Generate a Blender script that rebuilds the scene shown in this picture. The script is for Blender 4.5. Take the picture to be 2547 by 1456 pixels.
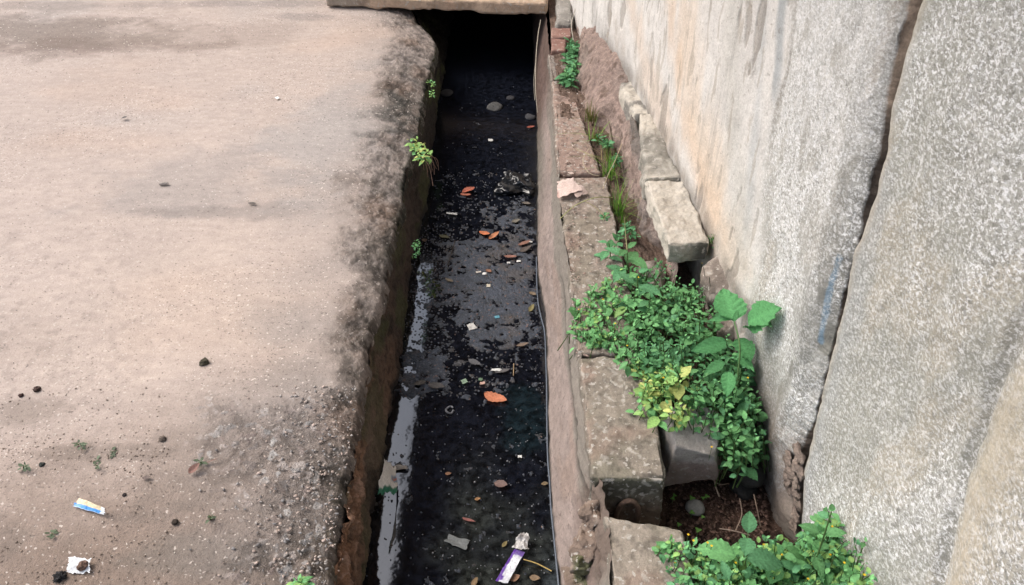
import bpy, math, random
import numpy as np
from math import sin, cos, pi, radians
for o in list(bpy.data.objects): bpy.data.objects.remove(o)
scn = bpy.context.scene
COL = scn.collection
rnd = random.Random(7)

# ---------------------------------------------------------------- camera, sky, sun, exposure
W, H = 2547.0, 1456.0          # measuring frame used for the camera model
F = 2100.0
TH = math.atan(1664.0 / F)
CAMZ = 1.6
cam_d = bpy.data.cameras.new('camera'); cam = bpy.data.objects.new('camera', cam_d); COL.objects.link(cam)
cam.location = (0, 0, CAMZ); cam.rotation_euler = (pi/2 - TH, 0, 0)
cam_d.sensor_width = 36; cam_d.lens = 36 * F / W; cam_d.clip_start = 0.05; cam_d.clip_end = 500
scn.camera = cam
SUN_EL, SUN_AZ = radians(52), radians(-70)      # azimuth from +Y towards +X
world = bpy.data.worlds.new('World'); scn.world = world; world.use_nodes = True
nt = world.node_tree; nt.nodes.clear()
sky = nt.nodes.new('ShaderNodeTexSky'); sky.sky_type = 'NISHITA'; sky.sun_disc = False
sky.sun_elevation = SUN_EL; sky.sun_rotation = SUN_AZ; sky.air_density = 1.2; sky.dust_density = 5.0; sky.ozone_density = 1.0
hs = nt.nodes.new('ShaderNodeHueSaturation'); hs.inputs['Saturation'].default_value = 0.72
bg = nt.nodes.new('ShaderNodeBackground'); bg.inputs['Strength'].default_value = 0.15
wo = nt.nodes.new('ShaderNodeOutputWorld')
nt.links.new(sky.outputs[0], hs.inputs['Color']); nt.links.new(hs.outputs[0], bg.inputs['Color']); nt.links.new(bg.outputs[0], wo.inputs['Surface'])
sl = bpy.data.lights.new('sun', 'SUN'); sl.energy = 0.6; sl.angle = radians(25); sl.color = (1.0, 0.955, 0.90)
so = bpy.data.objects.new('sun', sl); COL.objects.link(so)
so.rotation_euler = (pi/2 - SUN_EL, 0, pi - SUN_AZ)
scn.view_settings.view_transform = 'Standard'; scn.view_settings.look = 'None'
scn.view_settings.exposure = 0.98; scn.view_settings.gamma = 1.0

# ---------------------------------------------------------------- helpers: camera geometry
def raydir(x, y):
    a = (np.asarray(x, float) - W/2) / F; b = (np.asarray(y, float) - H/2) / F
    return a, cos(TH) - b*sin(TH), -sin(TH) - b*cos(TH)
def P(x, y, z=0.0):
    a, dy, dz = raydir(x, y); t = (z - CAMZ) / dz
    return np.array([a*t, dy*t, z + 0*t])
def Zc(x, y, z=0.0):
    return float((z - CAMZ) / raydir(x, y)[2])
WALLP = np.array([(-1.0, 1.02), (0.5, .815), (1.0, .745), (1.355, .695), (1.49, .672), (1.79, .627), (2.03, .592), (2.3, .560), (2.55, .538),
                  (2.82, .507), (3.1, .480), (3.7, .365), (4.3, .315), (5.2, .28), (9., .22)])
def wallx(Y):
    Y = np.asarray(Y, float); s = 0
    for k in (-.12, -.06, 0, .06, .12): s = s + np.interp(Y + k, WALLP[:, 0], WALLP[:, 1])
    return s / 5
def PW(x, y):
    a, dy, dz = [float(v) for v in raydir(x, y)]
    lo, hi = 0.05, 12.0
    for _ in range(50):
        m = (lo + hi) / 2
        if m*a - float(wallx(m*dy)) > 0: hi = m
        else: lo = m
    return np.array([m*a, m*dy, CAMZ + m*dz])

# ---------------------------------------------------------------- helpers: numpy noise
def _h(ix, iy, iz, seed):
    h = (ix.astype(np.int64)*374761393 + iy.astype(np.int64)*668265263 + iz.astype(np.int64)*2147483647 + seed*974634777) & 0xffffffff
    h = ((h ^ (h >> 13)) * 1274126177) & 0xffffffff
    h = ((h ^ (h >> 16)) * 2246822519) & 0xffffffff
    return ((h ^ (h >> 15)) & 0xffffff) / float(0xffffff)
def vn2(x, y, seed=0):
    xi = np.floor(x); yi = np.floor(y); fx = x - xi; fy = y - yi
    fx = fx*fx*(3 - 2*fx); fy = fy*fy*(3 - 2*fy); z = np.zeros_like(xi)
    a = _h(xi, yi, z, seed); b = _h(xi+1, yi, z, seed); c = _h(xi, yi+1, z, seed); d = _h(xi+1, yi+1, z, seed)
    return (a*(1-fx) + b*fx)*(1-fy) + (c*(1-fx) + d*fx)*fy
def fbm2(x, y, oct=4, seed=0, gain=.5):
    s = 0; a = 1; n = 0
    for i in range(oct):
        s = s + a*vn2(x*2**i + 13.7*i, y*2**i - 7.1*i, seed + i); n += a; a *= gain
    return s / n * 2 - 1
def vn3(x, y, z, seed=0):
    xi = np.floor(x); yi = np.floor(y); zi = np.floor(z); fx = x-xi; fy = y-yi; fz = z-zi
    fx = fx*fx*(3-2*fx); fy = fy*fy*(3-2*fy); fz = fz*fz*(3-2*fz)
    def L(zz):
        a = _h(xi, yi, zz, seed); b = _h(xi+1, yi, zz, seed); c = _h(xi, yi+1, zz, seed); d = _h(xi+1, yi+1, zz, seed)
        return (a*(1-fx) + b*fx)*(1-fy) + (c*(1-fx) + d*fx)*fy
    return L(zi)*(1-fz) + L(zi+1)*fz
def fbm3(p, fr, oct=4, seed=0, gain=.5):
    s = 0; a = 1; n = 0
    for i in range(oct):
        k = fr*2**i; s = s + a*vn3(p[..., 0]*k + 3.1*i, p[..., 1]*k - 5.3*i, p[..., 2]*k + 9.7*i, seed+i); n += a; a *= gain
    return s / n * 2 - 1
def worley(x, y, seed=0):
    xi = np.floor(x); yi = np.floor(y); z = np.zeros_like(xi)
    f1 = np.full(x.shape, 9.); f2 = np.full(x.shape, 9.); idv = np.zeros(x.shape)
    for i in (-1, 0, 1):
        for j in (-1, 0, 1):
            cx = xi+i; cy = yi+j
            px = cx + .15 + .7*_h(cx, cy, z, seed); py = cy + .15 + .7*_h(cx, cy, z, seed+1)
            d = np.hypot(x-px, y-py); v = _h(cx, cy, z, seed+2)
            n = d < f1
            f2 = np.where(n, f1, np.minimum(f2, d)); idv = np.where(n, v, idv); f1 = np.where(n, d, f1)
    return f1, f2, idv
def ss(a, b, x):
    t = np.clip((x-a)/(b-a), 0, 1); return t*t*(3-2*t)
def polydist(U, V, poly):            # positive inside
    poly = np.asarray(poly, float); d = np.full(U.shape, 1e9); ins = np.zeros(U.shape, bool)
    n = len(poly)
    for i in range(n):
        x0, y0 = poly[i]; x1, y1 = poly[(i+1) % n]
        ex, ey = x1-x0, y1-y0; L = ex*ex + ey*ey + 1e-12
        t = np.clip(((U-x0)*ex + (V-y0)*ey)/L, 0, 1)
        d = np.minimum(d, np.hypot(U-x0-t*ex, V-y0-t*ey))
        if y0 != y1:
            c = ((y0 > V) != (y1 > V)) & (U < ex*(V-y0)/(y1-y0+1e-12) + x0); ins ^= c
    return np.where(ins, d, -d)
def linedist(U, V, pts):
    d = np.full(U.shape, 1e9)
    for (x0, y0), (x1, y1) in zip(pts[:-1], pts[1:]):
        ex, ey = x1-x0, y1-y0; t = np.clip(((U-x0)*ex + (V-y0)*ey)/(ex*ex+ey*ey+1e-12), 0, 1)
        d = np.minimum(d, np.hypot(U-x0-t*ex, V-y0-t*ey))
    return d
def mixc(c, col, m):
    return c*(1-m[..., None]) + np.asarray(col, float)*m[..., None]

# ---------------------------------------------------------------- helpers: meshes and objects
def tag(o, label=None, cat=None, group=None, kind=None):
    if label: o['label'] = label
    if cat: o['category'] = cat
    if group: o['group'] = group
    if kind: o['kind'] = kind
    return o
def raw_mesh(name, V, faces, mat, cols=None, msk=None, parent=None, smooth=True):
    V = np.asarray(V, np.float32).reshape(-1, 3); faces = np.asarray(faces, np.int32)
    me = bpy.data.meshes.new(name); k = faces.shape[1]
    me.vertices.add(len(V)); me.vertices.foreach_set('co', V.ravel())
    me.loops.add(faces.size); me.loops.foreach_set('vertex_index', faces.ravel())
    me.polygons.add(len(faces)); me.polygons.foreach_set('loop_start', np.arange(0, faces.size, k, dtype=np.int32))
    me.polygons.foreach_set('loop_total', np.full(len(faces), k, np.int32))
    me.polygons.foreach_set('use_smooth', np.full(len(faces), smooth, bool))
    me.update(calc_edges=True)
    for nm, c in (('Col', cols), ('Msk', msk)):
        if c is not None:
            c = np.asarray(c, np.float32).reshape(-1, 3)
            a = me.color_attributes.new(nm, 'FLOAT_COLOR', 'POINT')
            a.data.foreach_set('color', np.concatenate([np.clip(c, 0, 1), np.ones((len(c), 1), np.float32)], 1).ravel())
    me.materials.append(mat); me.validate()
    o = bpy.data.objects.new(name, me); COL.objects.link(o)
    if parent: o.parent = parent
    return o
def grid_faces(nr, nc, flip=False, keep=None):
    i = np.arange(nr*nc).reshape(nr, nc)
    f = np.stack([i[:-1, :-1], i[:-1, 1:], i[1:, 1:], i[1:, :-1]], -1).reshape(-1, 4)
    if flip: f = f[:, ::-1]
    if keep is not None: f = f[keep[:-1, :-1].ravel()]
    return f
def grid_obj(name, V, mat, cols=None, msk=None, parent=None, flip=False):
    return raw_mesh(name, V.reshape(-1, 3), grid_faces(V.shape[0], V.shape[1], flip), mat,
                    None if cols is None else cols.reshape(-1, 3), None if msk is None else msk.reshape(-1, 3), parent)
def setorigin(o, c):
    me = o.data; n = len(me.vertices); v = np.empty(n*3, np.float32); me.vertices.foreach_get('co', v)
    v = v.reshape(-1, 3) - np.asarray(c, np.float32); me.vertices.foreach_set('co', v.ravel()); me.update(); o.location = tuple(float(q) for q in c)
class MB:
    def __init__(s): s.v = []; s.f = []; s.c = []; s.n = 0
    def add(s, V, Fc, C):
        V = np.asarray(V, float).reshape(-1, 3); s.v.append(V); s.f.append(np.asarray(Fc, int) + s.n)
        C = np.asarray(C, float); s.c.append(np.broadcast_to(C, V.shape) if C.ndim == 1 else C.reshape(-1, 3)); s.n += len(V)
    def build(s, name, mat, parent=None):
        o = raw_mesh(name, np.concatenate(s.v), np.concatenate(s.f), mat, np.concatenate(s.c), None, parent)
        if parent is None: setorigin(o, np.concatenate(s.v).mean(0))
        return o
def nrm(v):
    v = np.asarray(v, float); return v/(np.linalg.norm(v)+1e-12)
def tube(mb, pts, r, col, n=5):
    pts = np.asarray(pts, float); m = len(pts); r = np.broadcast_to(np.asarray(r, float), (m,))
    V = []
    for i in range(m):
        t = nrm(pts[min(i+1, m-1)] - pts[max(i-1, 0)]); a = nrm(np.cross(t, (0.3, 0.2, 1.0) if abs(t[2]) < .9 else (1, 0, 0))); b = np.cross(t, a)
        for k in range(n):
            an = 2*pi*k/n; V.append(pts[i] + r[i]*(cos(an)*a + sin(an)*b))
    Fc = [(i*n+k, i*n+(k+1) % n, (i+1)*n+(k+1) % n, (i+1)*n+k) for i in range(m-1) for k in range(n)]
    mb.add(V, Fc, col)
def smoothpath(pts, m=8):
    pts = np.asarray(pts, float); n = len(pts); out = []
    for i in range(n-1):
        p0 = pts[max(i-1, 0)]; p1 = pts[i]; p2 = pts[i+1]; p3 = pts[min(i+2, n-1)]
        for k in range(m):
            t = k/m; out.append(.5*((2*p1)+(-p0+p2)*t+(2*p0-5*p1+4*p2-p3)*t*t+(-p0+3*p1-3*p2+p3)*t**3))
    out.append(pts[-1]); return np.array(out)
def leaf(mb, base, d, up, L, Wd, col, fold=.18, droop=.25, serr=0., ns=5, nw=1, shape=.85, vein=0.0, twist=0.0, side=None):
    d = nrm(d); s = nrm(np.cross(d, up)); u = np.cross(s, d)
    col = np.asarray(col, float); V = []; C = []
    nn = 2*nw + 1
    for i in range(ns+1):
        t = i/ns; w = Wd*.5*max(sin(pi*t**shape), 0)**.85
        if serr and 0 < i < ns: w *= 1 + serr*(1 if i % 2 else -1)
        c = base + d*L*t - u*droop*L*t*t
        for j in range(-nw, nw+1):
            q = j/nw
            p = c + s*w*q + u*(fold*w*abs(q)) + s*twist*t*L
            if vein: p = p + u*vein*.06*Wd*sin((t*6 - abs(q)*1.2)*2*pi)*abs(q)
            V.append(p)
            m = 1.0 + (.22 if j == 0 else 0) * (1 - t*.5)
            if vein and j != 0: m *= 1 + .12*vein*sin((t*6 - abs(q)*1.2)*2*pi)
            C.append(col*m)
    Fc = [(i*nn+j, i*nn+j+1, (i+1)*nn+j+1, (i+1)*nn+j) for i in range(ns) for j in range(nn-1)]
    mb.add(V, Fc, np.clip(np.array(C), 0, 1))
def cube_lattice(n):
    nx, ny, nz = n; pts = {}; F_ = []
    def idx(i, j, k):
        key = (i, j, k)
        if key not in pts: pts[key] = len(pts)
        return pts[key]
    for (A, B, fix, vals, order) in ((nx, ny, 2, (0, nz), 0), (nx, nz, 1, (0, ny), 1), (ny, nz, 0, (0, nx), 2)):
        for vi, v in enumerate(vals):
            for a in range(A):
                for b in range(B):
                    q = []
                    for (da, db) in ((0, 0), (1, 0), (1, 1), (0, 1)):
                        aa, bb = a+da, b+db
                        q.append(idx(aa, bb, v) if order == 0 else idx(aa, v, bb) if order == 1 else idx(v, aa, bb))
                    flip = (vi == 0) if order != 1 else (vi == 1)
                    F_.append(q[::-1] if flip else q)
    K = np.array(list(pts.keys()), float)
    return K/np.array([nx, ny, nz], float), np.array(F_)
def rough_block(name, quad, zt, zb, n, r, amp, fr, colfn, mat, parent=None, seed=0, chunk=0.0, ztfn=None, batter=0.0):
    K, Fc = cube_lattice(n); q = np.asarray(quad, float)   # quad: near-left, near-right, far-right, far-left
    Lx = (np.linalg.norm(q[1]-q[0]) + np.linalg.norm(q[2]-q[3]))/2; Ly = (np.linalg.norm(q[3]-q[0]) + np.linalg.norm(q[2]-q[1]))/2; Lz = zt-zb
    Ld = np.array([Lx, Ly, Lz]); p = K*Ld; c = np.clip(p, r, Ld-r); d = p-c; dn = np.linalg.norm(d, axis=1, keepdims=True)
    nr = d/np.maximum(dn, 1e-9); p = c + nr*r
    u, v, w = (p/Ld).T
    xy = (q[0]*((1-u)*(1-v))[:, None] + q[1]*(u*(1-v))[:, None] + q[2]*(u*v)[:, None] + q[3]*((1-u)*v)[:, None])
    V = np.column_stack([xy, zb + w*Lz])
    ax = nrm(np.append(q[1]-q[0], 0)); ay = nrm(np.append(q[3]-q[0], 0))
    N = nr[:, :1]*ax + nr[:, 1:2]*ay + nr[:, 2:]*np.array([0, 0, 1.])
    V0 = V.copy()
    V = V + N*(amp*fbm3(V0, fr, 4, seed))[:, None]
    if chunk:
        e = (np.abs(nr) > .12).sum(1) >= 2
        V = V - N*(chunk*np.clip(fbm3(V0, 14, 3, seed+9) + .15, 0, 1)*np.where(e, 1.6, .35))[:, None]
    if ztfn is not None: V[:, 2] += ztfn(V0[:, 0], V0[:, 1])*w
    C, M = colfn(V0, N)
    o = raw_mesh(name, V, Fc, mat, C, M, parent)
    if parent is None: setorigin(o, (float(q[:, 0].mean()), float(q[:, 1].mean()), zb))
    return o
def ico(sub):
    import bmesh
    bm = bmesh.new(); bmesh.ops.create_icosphere(bm, subdivisions=sub, radius=1)
    V = np.array([v.co[:] for v in bm.verts]); Fc = np.array([[v.index for v in f.verts] for f in bm.faces]); bm.free(); return V, Fc
ICO = {k: ico(k) for k in (1, 2, 3, 5, 6)}
def rock(name, c, rad, planes, mat, colfn, sub=5, amp=.02, fr=12, seed=0, parent=None, rot=0.0):
    D, Fc = ICO[sub]; r = np.full(len(D), 1.15)
    for pl in planes:
        n = nrm(pl[:3]); r = np.minimum(r, pl[3]/np.maximum(D@n, .02))
    X = D*r[:, None]*np.array(rad); V0 = X + np.array(c)
    X = X + D*(amp*fbm3(V0, fr, 5, seed))[:, None]
    if rot: X = X@np.array([[cos(rot), sin(rot), 0], [-sin(rot), cos(rot), 0], [0, 0, 1]])
    V = X + np.array(c)
    C, M = colfn(V, D)
    o = raw_mesh(name, V, Fc, mat, C, M, parent)
    if parent is None: setorigin(o, (c[0], c[1], c[2]))
    return o

# ---------------------------------------------------------------- materials
def surf_mat(name, rough=.85, spec=.3, n1=(60, .25), n2=(300, .2), bump=((120, .002), (500, .001)), bumpmask=False, fleck=None, granite=None, stretch=(1, 1, 1), roughvar=0.0):
    m = bpy.data.materials.new(name); m.use_nodes = True; t = m.node_tree; N = t.nodes; Lk = t.links
    b = N['Principled BSDF']; b.inputs['Roughness'].default_value = rough; b.inputs['Specular IOR Level'].default_value = spec
    tc = N.new('ShaderNodeTexCoord'); mp = N.new('ShaderNodeMapping'); mp.inputs['Scale'].default_value = stretch
    geo = N.new('ShaderNodeNewGeometry'); Lk.new(geo.outputs['Position'], mp.inputs['Vector'])
    at = N.new('ShaderNodeAttribute'); at.attribute_name = 'Col'; ms = N.new('ShaderNodeAttribute'); ms.attribute_name = 'Msk'
    sp = N.new('ShaderNodeSeparateColor'); Lk.new(ms.outputs['Color'], sp.inputs['Color'])
    def noise(sc, det=4, rg=.6):
        n = N.new('ShaderNodeTexNoise'); n.inputs['Scale'].default_value = sc; n.inputs['Detail'].default_value = det + (3 if granite else 0); n.inputs['Distortion'].default_value = .6 if granite else 0; n.inputs['Roughness'].default_value = rg
        Lk.new(mp.outputs[0], n.inputs['Vector']); return n.outputs['Fac']
    def mrange(src, a, b_, c, d):
        r = N.new('ShaderNodeMapRange'); r.inputs[1].default_value = a; r.inputs[2].default_value = b_; r.inputs[3].default_value = c; r.inputs[4].default_value = d
        Lk.new(src, r.inputs[0]); return r.outputs[0]
    def mul(col, fac):
        x = N.new('ShaderNodeMix'); x.data_type = 'RGBA'; x.blend_type = 'MULTIPLY'; x.inputs[0].default_value = 1
        Lk.new(col, x.inputs[6]); Lk.new(fac, x.inputs[7]); return x.outputs[2]
    def mix(col, c2, fac):
        x = N.new('ShaderNodeMix'); x.data_type = 'RGBA'; Lk.new(fac, x.inputs[0]); Lk.new(col, x.inputs[6]); x.inputs[7].default_value = (*c2, 1); return x.outputs[2]
    def mth(op, a, b_):
        x = N.new('ShaderNodeMath'); x.operation = op; x.use_clamp = True
        for i, q in enumerate((a, b_)):
            if isinstance(q, (int, float)): x.inputs[i].default_value = q
            else: Lk.new(q, x.inputs[i])
        return x.outputs[0]
    c = at.outputs['Color']
    for sc, am in (n1, n2):
        if am: c = mul(c, mrange(noise(sc), .25, .75, 1-am, 1+am))
    if fleck:       # list of (scale, lo, hi, colour, strength): small flecks where the noise is high
        for sc, lo, hi, cc, st in fleck:
            f = mth('MULTIPLY', mrange(noise(sc, 2, .5), lo, hi, 0, 1), st); f = mth('MULTIPLY', f, sp.outputs['Green'])
            c = mix(c, cc, f)
    if granite:
        for sc, lo, hi, cc, st in granite:
            f = mth('MULTIPLY', mrange(noise(sc, 3, .65), lo, hi, 0, 1), st); f = mth('MULTIPLY', f, sp.outputs['Red'])
            c = mix(c, cc, f)
    Lk.new(c, b.inputs['Base Color'])
    if roughvar: Lk.new(mrange(noise(40), .3, .7, rough-roughvar, rough+roughvar), b.inputs['Roughness'])
    prev = None
    for sc, dist in bump:
        bp = N.new('ShaderNodeBump'); bp.inputs['Strength'].default_value = 1; bp.inputs['Distance'].default_value = dist
        if bumpmask: Lk.new(mrange(sp.outputs['Blue'], 0, 1, .3, 1), bp.inputs['Strength'])
        Lk.new(noise(sc, 5, .65), bp.inputs['Height'])
        if prev: Lk.new(prev, bp.inputs['Normal'])
        prev = bp.outputs[0]
    if prev: Lk.new(prev, b.inputs['Normal'])
    return m
def attr_mat(name, rough=.5, spec=.5, trans=0.0, alpha=None, bump=None, coat=0.0):
    m = bpy.data.materials.new(name); m.use_nodes = True; t = m.node_tree; N = t.nodes; Lk = t.links
    b = N['Principled BSDF']; b.inputs['Roughness'].default_value = rough; b.inputs['Specular IOR Level'].default_value = spec; b.inputs['Coat Weight'].default_value = coat
    at = N.new('ShaderNodeAttribute'); at.attribute_name = 'Col'
    geo = N.new('ShaderNodeNewGeometry')
    n = N.new('ShaderNodeTexNoise'); n.inputs['Scale'].default_value = 220; n.inputs['Detail'].default_value = 3; Lk.new(geo.outputs['Position'], n.inputs['Vector'])
    r = N.new('ShaderNodeMapRange'); r.inputs[1].default_value = .3; r.inputs[2].default_value = .7; r.inputs[3].default_value = .8; r.inputs[4].default_value = 1.2; Lk.new(n.outputs['Fac'], r.inputs[0])
    x = N.new('ShaderNodeMix'); x.data_type = 'RGBA'; x.blend_type = 'MULTIPLY'; x.inputs[0].default_value = 1; Lk.new(at.outputs['Color'], x.inputs[6]); Lk.new(r.outputs[0], x.inputs[7])
    Lk.new(x.outputs[2], b.inputs['Base Color'])
    if bump:
        bp = N.new('ShaderNodeBump'); bp.inputs['Distance'].default_value = bump; Lk.new(n.outputs['Fac'], bp.inputs['Height']); Lk.new(bp.outputs[0], b.inputs['Normal'])
    if trans:
        tr = N.new('ShaderNodeBsdfTranslucent'); Lk.new(x.outputs[2], tr.inputs['Color']); mx = N.new('ShaderNodeMixShader'); mx.inputs[0].default_value = trans
        Lk.new(b.outputs[0], mx.inputs[1]); Lk.new(tr.outputs[0], mx.inputs[2]); Lk.new(mx.outputs[0], N['Material Output'].inputs['Surface'])
    return m
M_PAVE = surf_mat('worn_concrete', .9, .25, (35, .10), (260, .13), ((70, .009), (260, .006)), bumpmask=True,
                  fleck=[(110, .63, .68, (.13, .105, .09), .75), (85, .655, .69, (.62, .55, .50), .8), (300, .60, .68, (.16, .13, .115), .5)])
M_WALL = surf_mat('weathered_rock', .88, .25, (30, .12), (240, .20), ((60, .003), (260, .0022)), stretch=(1, .62, .85),
                  granite=[(42, .50, .62, (.33, .325, .29), .6), (25, .54, .66, (.66, .655, .63), .5), (200, .49, .57, (.86, .87, .89), .8), (140, .54, .60, (.24, .235, .21), .75), (260, .56, .62, (.15, .15, .14), .6)],
                  fleck=[(110, .64, .69, (.22, .19, .16), .6)])
M_CONC = surf_mat('pebbly_concrete', .88, .3, (45, .18), (300, .2), ((120, .004), (500, .0015)), fleck=[(70, .62, .65, (.46, .43, .39), .8)])
M_EARTH = surf_mat('damp_earth', .9, .25, (50, .35), (240, .35), ((90, .008), (350, .004)), fleck=[(160, .62, .66, (.30, .22, .17), .6)])
M_DWALL = surf_mat('mossy_masonry', .8, .3, (40, .35), (200, .3), ((70, .008), (300, .003)), stretch=(1, 1, .6))
M_SMOOTH = surf_mat('worn_plaster', .85, .3, (30, .15), (220, .18), ((60, .003), (300, .0015)), stretch=(1, .8, 1), fleck=[(90, .64, .68, (.12, .09, .08), .6)])
M_SCUM = surf_mat('wet_scum', .42, .5, (60, .35), (320, .5), ((160, .004), (500, .002)), fleck=[(200, .62, .66, (.12, .14, .18), .7), (110, .66, .69, (.25, .13, .07), .6)], roughvar=.15)
M_LEAF = attr_mat('green_leaf', .6, .22, .22)
M_DRY = attr_mat('dry_leaf', .6, .3, .08, bump=.002)
M_STEM = attr_mat('stem', .7, .2)
M_PAPER = attr_mat('paper_litter', .6, .3, .05, bump=.001)
M_FOIL = attr_mat('foil_wrapper', .3, .6, 0, bump=.002)
M_BAG = attr_mat('black_plastic', .22, .45, 0)
M_METAL = attr_mat('rusty_iron', .8, .3, 0, bump=.002)
M_CABLE = attr_mat('cable_sheath', .35, .5)

# ---------------------------------------------------------------- measured edges of the drain
WZ = -0.30
_lip = [(1000, -30), (1030, 20), (1040, 43), (1078, 80), (1090, 103), (1079, 150), (1071, 171), (1060, 221), (1042, 321), (1012, 421), (1004, 505), (967, 648), (960, 719), (939, 779), (919, 862), (912, 933), (885, 1079), (864, 1201), (842, 1311), (824, 1454)]
_wl = [(1095, 240), (1078, 357), (1062, 513), (1028, 640), (1010, 772), (990, 933), (949, 1136), (914, 1365), (903, 1454)]
_wr = [(1333, 250), (1335, 285), (1336.5, 505), (1336, 683), (1356, 790), (1361, 933), (1363, 972), (1367, 1186), (1381, 1365), (1394, 1454)]
_rl = [(1362, 100), (1367, 143), (1381, 250), (1388, 410), (1392, 540), (1402, 598), (1417, 683), (1434, 826), (1449, 933), (1456, 1044), (1474, 1169), (1490, 1276), (1512, 1454)]
def curve(pts, z):
    q = np.array([P(x, y, z)[:2] for x, y in pts]); q = q[np.argsort(q[:, 1])]
    return lambda Y: np.interp(Y, q[:, 1], q[:, 0])
XLIP = curve(_lip, -.015); XWL = curve(_wl, WZ); XWR = curve(_wr, WZ); XRL = curve(_rl, 0.0)
def rowsY(y0, y1, z, n):                  # Y values spaced evenly as seen from eye height
    return np.array([P(W/2, y, z)[1] for y in np.linspace(y0, y1, n)])
def ell(U, V, cx, cy, rx, ry, z=0.0, nz=0.35, fr=6, seed=0):
    nz = nz*1.5
    c = P(cx, cy, z); k = Zc(cx, cy, z)/F; ryw = abs(P(cx, cy-ry, z)[1]-P(cx, cy+ry, z)[1])/2
    d = np.sqrt(((U-c[0])/(rx*k))**2 + ((V-c[1])/ryw)**2) + nz*fbm2(U*fr, V*fr*1.5, 6, seed, .62)
    return ss(1.15, .45, d)

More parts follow.
